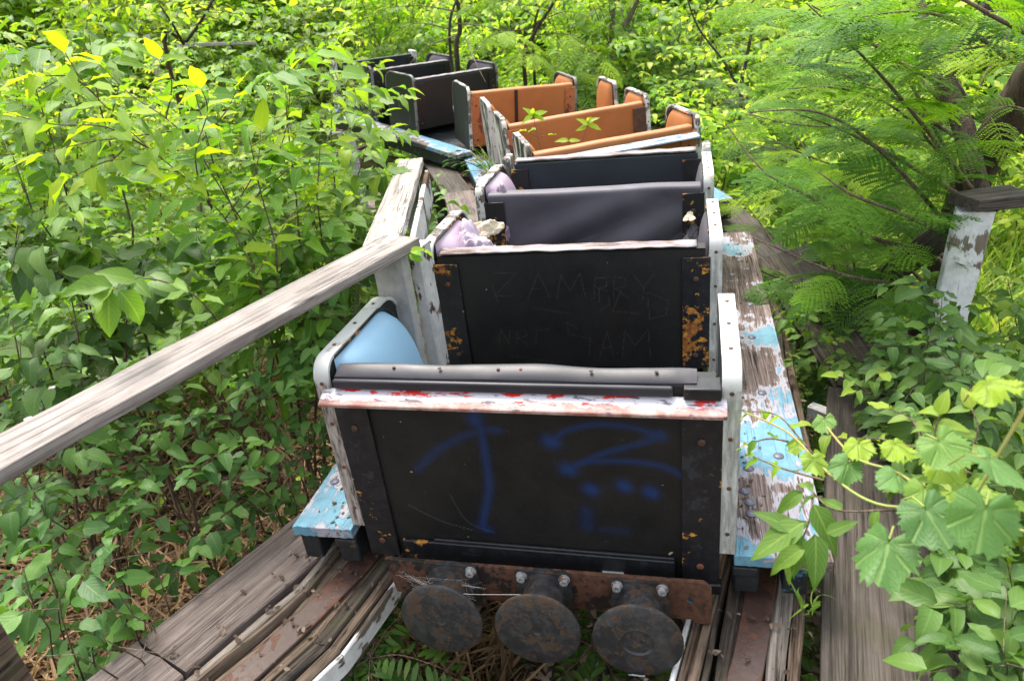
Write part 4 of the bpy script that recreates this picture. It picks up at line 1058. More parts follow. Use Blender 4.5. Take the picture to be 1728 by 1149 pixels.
# low shrubs under the hand rail
low = [
 ('low dark green shrub in the lower left corner beside the cut post', (-1.75, 1.75), [(40, 960, 2.45), (100, 1000, 2.3), (160, 930, 2.4), (60, 880, 2.6)], .085),
 ('low shrub with a bright yellow-green shoot beside the lower left walkway', (-1.35, 1.95), [(200, 1000, 2.25), (180, 1080, 2.1), (240, 930, 2.3), (120, 1100, 2.1)], .08),
 ('low bush of oval leaves under the left end of the hand rail', (-1.9, 2.4), [(60, 830, 2.7), (150, 800, 2.7), (210, 850, 2.6), (20, 760, 2.9)], .08),
 ('dark bush of drooping oval leaves left of the blue deck end', (-1.45, 2.55), [(200, 740, 2.7), (260, 700, 2.75), (300, 640, 2.8), (240, 800, 2.6)], .075),
 ('bush with light green tips reaching towards the blue deck end', (-1.1, 2.7), [(400, 740, 2.6), (480, 800, 2.35), (430, 850, 2.3), (350, 780, 2.5), (520, 740, 2.5)], .07),
 ('bush under the hand rail close to the nearest seat', (-1.0, 2.9), [(420, 640, 2.8), (500, 640, 2.7), (350, 690, 2.8), (540, 700, 2.6)], .065),
 ('sparse bush above the dry grass at the far left edge', (-2.6, 3.0), [(40, 640, 3.2), (110, 600, 3.3), (180, 620, 3.2), (40, 560, 3.3)], .075),
]
for lab, base, tips, sz in low:
    shrub('shrub', lab, base, [px(*t) for t in tips], LEAF, 'leaf_dark', sz * .8, .038, .2, 1, 2.6, (.16, .36), .3, .008, test=OK, group='low bushes under the left hand rail', start=.45)
# filling shrubs further left and back
labs = ['left edge', 'behind the lime sapling', 'deep in the thicket', 'beside the far blue deck', 'above the gray fence board', 'farthest up the left side']
fill = [(-3.3, 3.4, .9, -1.6, -.6), (-2.7, 4.2, .7, -1.5, -.5), (-2.0, 4.4, .6, -1.6, -.7), (-1.75, 5.6, .5, -1.4, -.7), (-2.9, 5.6, .8, -1.2, -.2), (-4.2, 5.2, .9, -1.3, -.2), (-2.2, 6.8, .5, -1.2, -.6), (-3.6, 7.0, .9, -1.0, -.1), (-5.2, 7.2, 1.0, -.9, .2), (-2.9, 8.3, .7, -1.0, -.5), (-4.4, 9.0, .9, -.9, -.1)]
fl = ['wide green shrub at the left edge behind the pale sapling', 'green shrub behind the fork of the lime sapling', 'shrub filling the gap left of the far hand rail board', 'leafy shrub in front of the far black seats', 'tall shrub below the gray fence board in the thicket', 'tall shrub at the left edge, upper thicket', 'shrub hiding the left end of the far blue deck', 'bright shrub up left of the far seats', 'big bush in the upper left corner', 'bush just behind the last black seats, left', 'rear bush beyond the last black seats, far left']
for (cx, cy, r, z0, z1), lab in zip(fill, fl):
    shrub('shrub', lab, (cx, cy), rtips(cx, cy, 7, r, z0, z1), LEAF_LOW if cy > 5 else LEAF, 'leaf_dark' if cy < 4.3 else 'leaf_mid' if cy < 5.7 else 'leaf_far', .075, .048, .25, 1, 6 if cy < 4.3 else 10, (.25, .6), .3, test=OK, group='thicket shrubs on the left', start=.38)  # nearest shrubs get the darker leaf colour in place of deep shade

for lab, base, tips in (('tall leafy shrub leaning over the last black seats from the left', (-2.6, 7.4), [px(560, 60, 7.6), px(600, 30, 7.8), px(520, 20, 7.8), px(640, 75, 7.8), px(580, 110, 7.4), px(490, 80, 7.6)]),
        ('tall shrub standing behind the last black seats', (-2.0, 11.2), [px(640, 10, 10.6), px(700, 0, 10.4), px(600, -20, 10.8), px(740, 30, 10.2), px(680, 50, 10.2)]),
        ('tall shrub with larger mid green leaves at the top left edge', (-4.0, 6.0), [px(60, 20, 6.2), px(150, 0, 6.4), px(10, 60, 6.0), px(230, 30, 6.6), px(110, 80, 6.0)]),
        ('mid green shrub between the fence board and the far seats', (-3.3, 7.6), [px(400, 20, 7.6), px(330, 50, 7.4), px(450, 60, 7.4), px(380, 90, 7.2)])):
    shrub('shrub', lab, base, tips, LEAF, 'leaf_mid', .085, .055, .25, 1, 9, (.3, .7), .3, start=.45, test=clear_of(.9, .9, 1, -.75), group='tall shrubs round the end of the train')
# mimosa on the right: trunk, limbs, arching branches with fronds
def mimosa(name, label, trunks, branches, mat, fset, size=.24, gap=.10, group=None, test=None, wood_mat='bark_dark', rlo=0, rhi=1, cat='tree'):
    b0 = Vector(trunks[0][0][0]); root = thing(name, label, cat, Vector((b0.x, b0.y, gh(b0.x, b0.y))), group=group)
    st = MB()
    for pts, r0, r1 in trunks:
        P = [p for p in q3(pts)]; st.tube(P, [r0 + (r1 - r0) * i / (len(P) - 1) + .06 * r0 * mnoise.noise(Vector((i * .7, r0 * 50, 0))) for i in range(len(P))], 10)
    st.build('trunk', M[wood_mat], root, Matrix(), sharp=180)
    fol = Fol(); br = MB()
    for pts, r0 in branches:
        P = q3(pts, 8); br.tube(P, [r0 * (1 - .8 * i / (len(P) - 1)) for i in range(len(P))], 6)
        acc = 0; side = 1
        for i in range(1, len(P)):
            seg = P[i] - P[i-1]; acc += seg.length
            while acc > gap:
                acc -= gap; d = seg.normalized(); lat = d.cross(UP); lat = lat.normalized() * side if lat.length > .05 else Vector((side, 0, 0)); side = -side
                for _ in range(1):
                    fd = (d * random.uniform(.3, .9) + lat * random.uniform(.7, 1) + UP * random.uniform(-.25, .12)).normalized()
                    fol.put(fset, P[i] - seg * random.random(), fd, (UP + Vector((0, -.35, 0)) + lat * .1 + rv(.25)).normalized(), size * random.uniform(.75, 1.2), random.uniform(rlo, rhi))
        d = (P[-1] - P[-2]).normalized(); fol.put(fset, P[-1], d, UP, size, random.uniform(rlo, rhi))
    br.build('branches', M['twig'], root, Matrix(), sharp=180)
    fol.build('foliage', M[mat], root, Matrix(), test)
    return root
def q3(P, n=6):
    P = [Vector(p) for p in P]; o = []
    for i in range(len(P) - 1):
        a, b, c, d = P[max(i-1, 0)], P[i], P[i+1], P[min(i+2, len(P)-1)]
        for k in range(n):
            t = k / n; o.append(.5 * ((2*b) + (c-a)*t + (2*a-5*b+4*c-d)*t*t + (3*b-a-3*c+d)*t**3))
    o.append(P[-1]); return o
def B(*l): return [px(*q) for q in l]
tb = B((1560, 560, 4.5), (1600, 440, 4.3), (1630, 330, 4.1), (1675, 240, 3.9), (1745, 130, 3.7), (1840, -20, 3.6))
tb = [Vector((tb[0].x + .05, tb[0].y + .3, -.1))] + tb
tr2 = B((1650, 330, 3.8), (1630, 230, 3.8), (1600, 130, 3.9), (1640, 60, 3.9), (1690, -30, 3.9))
tr3 = B((1630, 230, 3.8), (1570, 100, 4.1), (1555, 10, 4.3), (1530, -60, 4.4))
test_m = clear_of(.7, .80, 1.3, -2.2)
brs = [(B((1600, 150, 3.8), (1510, 100, 3.4), (1430, 45, 3.2), (1370, 10, 3.0)), .010), (B((1640, 320, 3.6), (1560, 215, 3.2), (1470, 110, 2.9), (1360, 5, 2.8)), .010),
       (B((1620, 330, 3.5), (1500, 260, 3.2), (1420, 220, 3.0), (1340, 190, 2.9)), .010), (B((1600, 380, 3.3), (1480, 250, 3.0), (1380, 190, 2.9), (1260, 190, 2.9)), .009),
       (B((1590, 430, 3.4), (1470, 400, 3.1), (1380, 340, 3.0), (1290, 290, 3.0), (1225, 210, 3.1)), .010), (B((1560, 480, 3.3), (1450, 470, 3.0), (1360, 440, 3.0), (1270, 400, 3.1)), .009),
       
      
       (B((1700, 100, 3.4), (1620, 40, 3.0), (1540, 20, 2.8), (1450, 30, 2.8)), .009), (B((1740, 60, 3.0), (1680, 30, 2.6), (1600, -10, 2.5), (1500, -20, 2.6)), .009),
       (B((1600, 400, 3.4), (1520, 360, 2.9), (1440, 330, 2.7), (1380, 290, 2.7)), .009), (B((1580, 500, 3.6), (1500, 420, 3.3), (1430, 380, 3.2), (1330, 350, 3.2)), .009),
       (B((1600, 520, 3.8), (1480, 500, 3.5), (1380, 490, 3.5), (1300, 450, 3.6)), .009),
       (B((1640, 250, 4.0), (1500, 160, 4.2), (1400, 120, 4.3), (1300, 100, 4.4)), .010), (B((1640, 230, 4.2), (1480, 60, 4.4), (1380, 20, 4.6), (1290, 20, 4.8)), .010),
       (B((1650, 150, 4.5), (1700, 60, 4.6), (1720, 0, 4.6)), .01), (B((1600, 450, 3.9), (1450, 330, 4.2), (1330, 260, 4.4), (1250, 240, 4.6)), .01)]
mimosa('mimosa_tree', 'feathery mimosa tree with dark leaning trunk arching over the right of the train', [(tb, .095, .075), (tr2, .05, .026), (tr3, .035, .015)], brs, 'mimosa', FROND, .25, .075, test=test_m, rlo=.2)
brs3 = [(B((1620, 300, 4.2), (1520, 190, 4.0), (1420, 150, 3.8), (1330, 150, 3.7)), .009), (B((1600, 260, 4.2), (1500, 90, 4.0), (1400, 70, 3.8), (1330, 60, 3.8)), .009), (B((1610, 330, 4.1), (1480, 300, 3.9), (1380, 270, 3.7), (1290, 230, 3.7)), .009),
        (B((1580, 240, 4.4), (1460, 220, 4.2), (1340, 210, 4.1), (1250, 190, 4.2)), .009), (B((1640, 180, 4.2), (1560, 60, 4.0), (1480, 30, 3.9), (1420, -20, 3.8)), .009), (B((1600, 120, 4.6), (1480, 110, 4.6), (1390, 100, 4.6)), .009), (B((1600, 380, 4.2), (1460, 360, 4.0), (1340, 330, 3.9), (1260, 300, 4.0)), .009)]
g1 = px(1640, 330, 4.3); mimosa('mimosa_tree', 'sunlit lime green mimosa crown behind the dark leaning trunk', [([Vector((g1.x + .1, g1.y + .3, -.05)), g1, px(1600, 200, 4.3)], .03, .02)], brs3, 'mimosa_sunlit', FROND, .27, .085, test=test_m, rlo=.1)
brs4 = [(B((1760, 120, 3.4), (1690, 80, 3.2), (1600, 90, 3.1), (1530, 120, 3.1)), .007), (B((1770, 60, 3.4), (1700, 20, 3.2), (1620, 30, 3.1)), .007), (B((1760, 200, 3.4), (1700, 180, 3.2), (1650, 220, 3.1)), .006)]
mimosa('mimosa_sapling', 'lime mimosa fronds hanging in from the upper right corner', [(B((1800, 420, 3.6), (1790, 300, 3.5), (1765, 100, 3.4)), .015, .01)], brs4, 'mimosa_sunlit', FROND, .24, .08, test=test_m)
brs2 = [(B((1420, 520, 4.6), (1400, 420, 4.6), (1360, 330, 4.7), (1300, 250, 4.8)), .009), (B((1430, 520, 4.4), (1330, 440, 4.5), (1270, 360, 4.7), (1230, 330, 4.8)), .009), (B((1440, 500, 4.9), (1380, 300, 5.1), (1320, 200, 5.3), (1230, 150, 5.5)), .009), (B((1420, 520, 4.2), (1340, 480, 4.0), (1290, 460, 3.9), (1250, 440, 3.9)), .009), (B((1440, 520, 4.2), (1440, 440, 3.9), (1400, 400, 3.8)), .008), (B((1450, 520, 4.2), (1500, 480, 3.9), (1540, 440, 3.8)), .008)]
g0 = px(1440, 520, 4.5); mimosa('mimosa_sapling', 'lower dark mimosa sapling growing between the right walkway and the leaning trunk', [([Vector((g0.x, g0.y + .2, -.05)), g0, px(1420, 420, 4.6)], .02, .01)], brs2, 'mimosa', FROND, .22, .085, test=test_m)
# mimosa fronds over the far black seats
far_m = [('thin mimosa sapling with fronds hanging over the far black seats', (760, 90, 8.6), [((770, 60, 8.4), (720, 80, 8.0), (690, 110, 7.6)), ((790, 70, 8.4), (800, 100, 7.9), (820, 140, 7.6)), ((770, 40, 8.6), (840, 50, 8.4), (900, 90, 8.2)), ((760, 50, 8.6), (700, 40, 8.5), (640, 70, 8.5)), ((770, 20, 8.6), (700, 10, 8.4), (620, 20, 8.4))]),
         ('mimosa sapling rising right behind the orange seat with the black strap', (900, 100, 9.0), [((900, 60, 8.8), (960, 60, 8.6), (1010, 100, 8.3)), ((890, 50, 8.8), (830, 60, 8.5), (790, 100, 8.0)), ((905, 40, 9), (960, 20, 9), (1030, 50, 8.8)), ((900, 80, 8.8), (950, 110, 8.6), (980, 150, 8.2)), ((905, 30, 9), (850, 0, 9), (800, 10, 8.8))])]
for lab, (x, y, d_), bl in far_m:
    t0 = px(x, y, d_); t1 = px(x + 10, y - 90, d_)
    mimosa('mimosa_sapling', lab, [([Vector((t0.x, t0.y, -.05)), t0, t1], .022, .012)], [([*B(*q)], .008) for q in bl], 'mimosa_far', FROND_FAR, .34, .11, test=clear_of(.7, .7, 1, -1.3), group='thin mimosa saplings behind the train')

# right side shrubs
rt_specs = [
 ('shrub with small compound leaves wrapped round the peeling white post', (1.62, 2.1), [(1560, 620, 2.55), (1600, 540, 2.6), (1500, 610, 2.7), (1640, 640, 2.4), (1570, 470, 2.75), (1590, 500, 2.6), (1530, 560, 2.6), (1620, 590, 2.45), (1560, 700, 2.35), (1480, 560, 2.9)], .055, 'leaf_dark'),
 ('dark leafy shrub along the right walkway edge, lower right corner', (1.45, 1.3), [(1640, 1010, 2.0), (1700, 950, 2.0), (1620, 1100, 1.9), (1690, 1090, 1.85), (1600, 940, 2.2)], .07, 'leaf_dark'),
 ('mid green shrub right of the white post foot', (2.1, 2.2), [(1650, 760, 2.5), (1700, 700, 2.6), (1620, 820, 2.4), (1700, 820, 2.3), (1660, 880, 2.2)], .06, 'leaf_mid'),
 ('loose shrub at the right edge above the grape vine', (2.6, 2.7), [(1700, 560, 3.1), (1660, 500, 3.2), (1720, 640, 2.9), (1700, 470, 3.3)], .06, 'leaf_mid'),
 ('low dark shrub under the mimosa behind the fallen board', (1.9, 3.5), [(1440, 560, 3.6), (1500, 500, 3.8), (1380, 500, 3.8), (1530, 580, 3.4)], .06, 'leaf_dark')]
for lab, base, tips, sz, mt in rt_specs:
    shrub('shrub', lab, base, [px(*t) for t in tips], LEAF, mt, sz, .032, .2, 1, 10, (.14, .32), .25, .007, test=clear_of(.9, .98, .9, -1.75), group='low shrubs right of the walkway')
shrub('shrub', 'low leafy shrub spilling over the broken walkway board beside the far end of the deck', (1.85, 3.1), [px(1345, 530, 3.3), px(1400, 570, 3.0), px(1385, 480, 3.5), px(1470, 610, 2.8), px(1330, 460, 3.6)], LEAF, 'leaf_mid', .05, .034, .1, .8, 6, (.12, .26), .25, .006, group='low shrubs right of the walkway', start=.5)
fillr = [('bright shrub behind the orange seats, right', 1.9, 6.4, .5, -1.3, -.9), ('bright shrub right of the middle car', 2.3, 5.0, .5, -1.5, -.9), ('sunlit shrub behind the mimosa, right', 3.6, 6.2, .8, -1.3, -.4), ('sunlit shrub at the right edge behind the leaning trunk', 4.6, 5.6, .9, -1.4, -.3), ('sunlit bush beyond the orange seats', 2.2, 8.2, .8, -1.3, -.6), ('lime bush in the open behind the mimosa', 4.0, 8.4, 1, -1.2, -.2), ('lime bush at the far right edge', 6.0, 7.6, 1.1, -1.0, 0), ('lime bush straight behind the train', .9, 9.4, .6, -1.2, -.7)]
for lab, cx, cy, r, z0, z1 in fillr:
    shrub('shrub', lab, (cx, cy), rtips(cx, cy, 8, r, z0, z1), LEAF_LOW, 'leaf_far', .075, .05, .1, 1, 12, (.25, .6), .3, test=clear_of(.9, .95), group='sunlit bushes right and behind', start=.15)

# distant thicket: five kinds of bush copied around, each its own thing
def far_bush(seed, h, r, mat, n, size=.085):
    random.seed(seed)
    root = thing('bush', 'x', 'bush', (0, 0, 0)); fol = Fol(); st = MB()
    for k in range(n):
        a = random.uniform(0, 6.28); q = r * random.random() ** .5
        tip = Vector((q * math.cos(a), q * math.sin(a), h * random.uniform(.45, 1))); P = curve((0, 0, 0), tip, .1, 6, .03); st.tube(P, [.012 * (1 - .12 * i) for i in range(7)], 4, False)
        for t in range(24):
            i = random.randint(1, 6); az = random.uniform(0, 6.28)
            spray(fol, st, P[i] + rv(.05), Vector((math.cos(az), math.sin(az), random.uniform(0, .6))), random.uniform(.35, .8), size * 1.15, .07, .003, LEAF_LOW, .1, 1, .3, wood_=(t < 2))
    st.build('stems', M['twig'], root, Matrix(), sharp=180); fol.build('foliage', M[mat], root, Matrix())
    return root
def copy_thing(o, loc, rz, s):
    c = o.copy(); C.objects.link(c); c.location = loc; c.rotation_euler = (0, 0, rz); c.scale = (s, s, s)
    for ch in list(o.children):
        d = ch.copy(); C.objects.link(d); d.parent = c
    return c
protos = [far_bush(3, 1.9, 1.2, 'leaf_far', 13), far_bush(4, 2.4, 1.0, 'leaf_mid', 13, .10), far_bush(5, 1.5, 1.1, 'leaf_mid', 12), far_bush(6, 2.9, 1.1, 'leaf_far', 14, .11)]
random.seed(21); used = [False] * 4; spots = []
for ring, (rad, n_, spread_) in enumerate(((10.2, 13, 50), (12.6, 15, 50), (15.5, 17, 50), (19.5, 19, 52), (25, 22, 54), (33, 24, 55))):
    for k in range(n_):
        a = R(-spread_ + 2 * spread_ * (k + .5) / n_ + random.uniform(-2, 2)); rr = rad * random.uniform(.94, 1.06)
        spots.append((rr * math.sin(a), rr * math.cos(a), ring, k, n_))
spots = [s_ for s_ in spots if clear_of(1.5, 1.5)(np.array([[s_[0], s_[1], CZ]]))[0]]
side_w = lambda f: 'far left' if f < .2 else 'left' if f < .42 else 'middle' if f < .6 else 'right' if f < .8 else 'far right'
for idx, (x, y, ring, k, n_) in enumerate(spots):
    q = random.choice((0, 1, 3, 3, 1, 2)); sc_ = (1.15, 1.3, 1.5, 1.9, 2.6, 3.5)[ring] * random.uniform(.9, 1.12)
    if not used[q]: o = protos[q]; used[q] = True; o.location = (x, y, gh(x, y) - .05); o.rotation_euler = (0, 0, random.uniform(0, 6)); o.scale = (sc_,) * 3
    else: o = copy_thing(protos[q], (x, y, gh(x, y) - .05), random.uniform(0, 6), sc_)
    tag(o, 'sunlit bush of the distant thicket behind the train', 'bush', 'bushes of the distant thicket')
for q in range(4):
    if not used[q]:
        for ch in list(protos[q].children): bpy.data.objects.remove(ch)
        bpy.data.objects.remove(protos[q])
# slender trunks among the thicket
def slim_tree(label, pts, r0, r1, forks=(), crown=True, mat='bark_gray', seed=1):
    random.seed(seed)
    P = B(*pts); g = P[0]; root = thing('young_tree', label, 'tree', (g.x, g.y, gh(g.x, g.y)), group='slender trees among the bushes')
    st = MB(); Q = q3([Vector((g.x, g.y, gh(g.x, g.y) - .1))] + P); st.tube(Q, [r0 + (r1 - r0) * i / (len(Q) - 1) for i in range(len(Q))], 7)
    st.build('trunk', M[mat], root, Matrix(), sharp=180)
    for fp in forks:
        s2 = MB(); QQ = q3(B(*fp)); s2.tube(QQ, [r1 * 1.3 * (1 - .6 * i / (len(QQ) - 1)) for i in range(len(QQ))], 6); s2.build('limb', M[mat], root, Matrix(), sharp=180)
    fol = Fol(); tw = MB(); top = Q[-1]
    for k in range(26):
        c = Q[-1 - (k % 7)] + rv(.1); az = random.uniform(0, 6.28)
        spray(fol, tw, c, Vector((math.cos(az), math.sin(az), random.uniform(-.1, .6))), random.uniform(.4, .9), .085, .07, .004, LEAF_LOW, .2, 1, .3)
    tw.build('twigs', M['twig'], root, Matrix(), sharp=180); fol.build('crown', M['leaf_far'], root, Matrix())
slim_tree('slender gray tree forked like a Y above the orange seats', [(1035, 130, 9.5), (1033, 60, 9.5), (1032, 5, 9.5), (1028, -60, 9.6)], .045, .035, [((1034, 75, 9.5), (1062, 30, 9.4), (1095, -40, 9.3)), ((1033, 10, 9.5), (1045, -8, 9.4), (1060, -60, 9.4))], seed=2)
slim_tree('thin crooked dark stem left of the forked tree', [(885, 120, 8.8), (900, 60, 8.8), (925, 20, 8.8), (955, -30, 8.8)], .028, .016, mat='bark_dark', seed=3)
slim_tree('thin dark sapling stem rising behind the far black seats', [(772, 110, 9.5), (776, 50, 9.5), (772, 0, 9.5), (768, -40, 9.5)], .035, .022, mat='bark_dark', seed=4)
slim_tree('pair of thin dark stems crossing at the upper right', [(1250, 165, 7.2), (1258, 110, 7.2), (1270, 40, 7.2), (1275, -30, 7.2)], .02, .011, [((1255, 170, 7.2), (1225, 110, 7.1), (1180, 50, 7.1), (1160, 0, 7.0))], mat='bark_dark', seed=5)
slim_tree('dark branching stem in the upper left thicket', [(285, 110, 6.5), (315, 70, 6.5), (340, 35, 6.5), (370, -20, 6.5)], .018, .01, [((310, 75, 6.5), (290, 40, 6.4), (270, 10, 6.4))], mat='bark_dark', seed=6)

# ground cover, grasses, litter
random.seed(5)
def scatter(name, n, gen, mat, tset, label=None):
    fol = Fol()
    for _ in range(n):
        r_ = gen()
        if r_: fol.put(tset, *r_)
    o = fol.build(name, M[mat]); o['kind'] = 'stuff'; return o
def g_under():
    y = 1.2 + 13 * random.random() ** .8; x = random.uniform(-.75 * y - 1.5, .8 * y + 1.2)
    l = lateral(np.array([[x, y, 0]]))[0]
    if abs(l) < .55 and y < 4: return None
    if y < 4.2 and x < 0 and random.random() < .88: return None
    p = Vector((x, y, gh(x, y) + random.uniform(.02, .35)))
    a = random.uniform(0, 6.28); return (p, Vector((math.cos(a), math.sin(a), random.uniform(-.1, .3))), UP + rv(.3), random.uniform(.05, .10), random.uniform(.1, 1))
scatter('undergrowth', 26000, g_under, 'leaf_mid', LEAF_LOW)
def g_straw():
    y = .8 + 5 * random.random(); x = random.uniform(-.8 * y - 1.4, -.2)
    a = random.uniform(0, 6.28); return (Vector((x, y, gh(x, y) + random.uniform(0, .1))), Vector((math.cos(a), math.sin(a), abs(random.gauss(.1, .5)))), UP + rv(.4), random.uniform(.15, .5), random.uniform(0, 1))
scatter('dry_grass', 15000, g_straw, 'straw', BLADE)
def g_lit():
    y = .5 + 4.0 * random.random(); x = random.uniform(-2.2, 2.2); a = random.uniform(0, 6.28)
    return (Vector((x, y, gh(x, y) + random.uniform(.005, .05))), Vector((math.cos(a), math.sin(a), random.gauss(0, .25))), UP + rv(.5), random.uniform(.03, .075), random.random())
scatter('leaf_litter', 11000, g_lit, 'litter', LEAF_LOW)
def g_grass():
    y = 3.0 + 7 * random.random(); x = y * random.uniform(.52, .95); a = random.uniform(0, 6.28)
    return (Vector((x, y, gh(x, y))), Vector((math.cos(a) * .5, math.sin(a) * .5, 1)), rv(1), random.uniform(.3, .75), random.uniform(.3, 1))
scatter('tall_grass', 7000, g_grass, 'grass', BLADE)

# grape vine over the right deck
def vine():
    root = thing('grape_vine', 'grape vine with big toothed leaves trailing across the right deck board', 'vine', px(1740, 900, 1.6))
    fol = Fol(); st = MB(); cl = Fol()
    runs = [[(1760, 640, 1.25), (1700, 740, 1.22), (1650, 830, 1.25), (1600, 915, 1.3)], [(1770, 910, 1.45), (1600, 860, 1.40), (1480, 850, 1.42), (1400, 800, 1.50), (1330, 730, 1.62), (1255, 695, 1.75)],
            [(1600, 870, 1.40), (1520, 800, 1.45), (1440, 770, 1.5), (1380, 700, 1.62)]]
    for r_ in runs:
        P = q3(B(*r_), 6); st.tube(P, [.0034 * (1 - .5 * i / len(P)) for i in range(len(P))], 6)
    big = [(1488, 955, 1.30, .135, .35), (1585, 895, 1.27, .12, .12), (1655, 900, 1.22, .12, .45), (1605, 770, 1.35, .10, .6), (1520, 820, 1.42, .095, .5), (1425, 800, 1.48, .08, .45), (1705, 800, 1.15, .10, .5),
           (1450, 765, 1.50, .075, .98), (1520, 765, 1.45, .075, .98), (1600, 800, 1.38, .08, .98), (1390, 720, 1.58, .06, .6), (1690, 660, 1.2, .085, .98), (1380, 790, 1.5, .07, .85), (1560, 845, 1.36, .08, .7), (1340, 760, 1.62, .045, .9), (1640, 850, 1.34, .08, .8)]
    for x, y, d_, s, rn in big:
        p = px(x, y, d_); tocam = (Vector((0, 0, CZ)) - p).normalized()
        nr = (UP * .75 + tocam * .5 + rv(.30)).normalized(); dn = Vector((random.uniform(-.7, .3), -.8, -.5)); dn = (dn - nr * dn.dot(nr)).normalized()
        fol.put(GRAPE, p - dn * s * .4, dn, nr, s, rn)
        st.tube([p - dn * s * .34, p - dn * s * .6 - UP * .015, p - dn * s * .8 - UP * .05], .0016, 4, False)
    st.build('vine_stem', M['vine_stem'], root, Matrix(), sharp=180)
    fol.build('vine_leaves', M['vine_leaf'], root, Matrix())
random.seed(12); vine()
def leafy_shoot(name, label, cat, runs, leaves, mat, tset, smat='twig', size=.06, gap=.03, group=None, rlo=.2, rhi=.9, droop=.25):
    root = thing(name, label, cat, px(*runs[0][0]), group=group); fol = Fol(); st = MB()
    for r_ in runs:
        P = q3(B(*r_), 6); st.tube(P, [.0028 * (1 - .6 * i / len(P)) for i in range(len(P))], 5); acc = 0; side = 1
        for i in range(2, len(P)):
            acc += (P[i] - P[i-1]).length
            if acc > gap:
                acc = 0; d = (P[i] - P[i-1]).normalized(); lat = d.cross(UP).normalized() * side; side = -side
                ld = (d * .6 + lat * .8 - UP * random.uniform(0, .5)).normalized(); fol.put(tset, P[i], ld, (UP + rv(.25)).normalized(), size * random.uniform(.75, 1.2), random.uniform(rlo, rhi))
        fol.put(tset, P[-1], (P[-1] - P[-2]).normalized(), (UP + rv(.2)).normalized(), size, rhi)
    for (x, y, d_, tx, ty, s, rn) in leaves:
        p = px(x, y, d_); q = px(tx, ty, d_ - .01); fol.put(tset, p, (q - p).normalized(), (UP * .7 + (Vector((0, 0, CZ)) - p).normalized() * .6 + rv(.15)).normalized(), s, rn)
    st.build('stems', M[smat], root, Matrix(), sharp=180); fol.build('foliage', M[mat], root, Matrix()); return root
leafy_shoot('ash_shoot', 'shoot of long pointed glossy leaves hanging over the blue deck corner', 'sapling',
    [[(1640, 850, 1.55), (1500, 860, 1.5), (1410, 860, 1.48), (1372, 830, 1.5)], [(1372, 830, 1.5), (1365, 880, 1.47), (1340, 940, 1.45)]],
    [(1372, 850, 1.46, 1412, 925, .105, .35), (1358, 880, 1.45, 1285, 925, .125, .5), (1352, 900, 1.44, 1340, 975, .085, .4), (1375, 900, 1.43, 1382, 985, .105, .35), (1360, 925, 1.43, 1295, 955, .09, .6), (1345, 895, 1.46, 1295, 870, .085, .3), (1395, 900, 1.45, 1428, 885, .06, .4), (1355, 830, 1.48, 1325, 850, .075, .5)],
    'leaf_mid', LEAF_LONG, size=.055, gap=.05, rlo=.2, rhi=.7)
leafy_shoot('bindweed', 'thin shoot with small bright leaves along the peeling blue deck board', 'creeper',
    [[(1400, 800, 1.6), (1350, 740, 1.66), (1310, 700, 1.7), (1256, 694, 1.78)], [(1350, 750, 1.66), (1300, 740, 1.68), (1262, 750, 1.72)], [(1390, 810, 1.58), (1320, 790, 1.64), (1270, 770, 1.72)]], [], 'leaf_lime', LEAF, size=.042, gap=.035, rlo=.1, rhi=.8)
leafy_shoot('compound_sprig', 'upright sprig of rounded paired leaves beside the right walkway board', 'sapling',
    [[(1580, 860, 1.7), (1575, 790, 1.68), (1578, 730, 1.66), (1585, 700, 1.65)]], [], 'leaf_mid', LEAF, size=.055, gap=.016, rlo=.6, rhi=.9)
leafy_shoot('weed', 'small weed with trifoliate leaves at the joint of the right walkway boards', 'weed',
    [[(1470, 665, 2.55), (1430, 640, 2.5), (1415, 635, 2.48)], [(1470, 665, 2.55), (1480, 625, 2.5), (1490, 630, 2.45)], [(1470, 665, 2.55), (1440, 660, 2.45)]], [], 'leaf_mid', LEAF, size=.06, gap=.03, group='small weeds')
leafy_shoot('weed', 'sprig growing up in front of the rusty bracket post gap behind the hand rail joint', 'weed', [[(690, 440, 2.3), (705, 425, 2.28), (715, 425, 2.27)]], [(690, 430, 2.28, 730, 445, .05, .5), (692, 425, 2.28, 725, 415, .05, .9)], 'leaf_lime', LEAF, size=.04, gap=.03, group='small weeds')
leafy_shoot('weed', 'left one of two bright sprigs growing inside the orange seats', 'weed', [[(912, 250, 5.0), (906, 225, 5.0), (900, 195, 4.95)], [(908, 232, 5.0), (925, 228, 4.95)], [(908, 232, 5.0), (888, 222, 4.95)]], [(900, 195, 4.95, 880, 205, .10, .9), (900, 195, 4.95, 918, 188, .10, .9), (900, 195, 4.95, 890, 185, .09, .8), (900, 195, 4.95, 915, 200, .09, .9)], 'leaf_lime', LEAF_LONG, size=.08, gap=.1, group='small weeds')
leafy_shoot('weed', 'right one of two bright sprigs growing inside the orange seats', 'weed', [[(980, 240, 5.0), (988, 222, 5.0), (992, 205, 4.95)]], [(992, 210, 4.95, 975, 200, .09, .9), (992, 210, 4.95, 1008, 215, .10, .9), (992, 208, 4.95, 1003, 200, .09, .8), (990, 215, 4.95, 975, 218, .08, .9), (960, 238, 4.95, 945, 236, .1, .9), (960, 238, 4.95, 975, 236, .08, .9)], 'leaf_lime', LEAF_LONG, size=.07, gap=.1, group='small weeds')
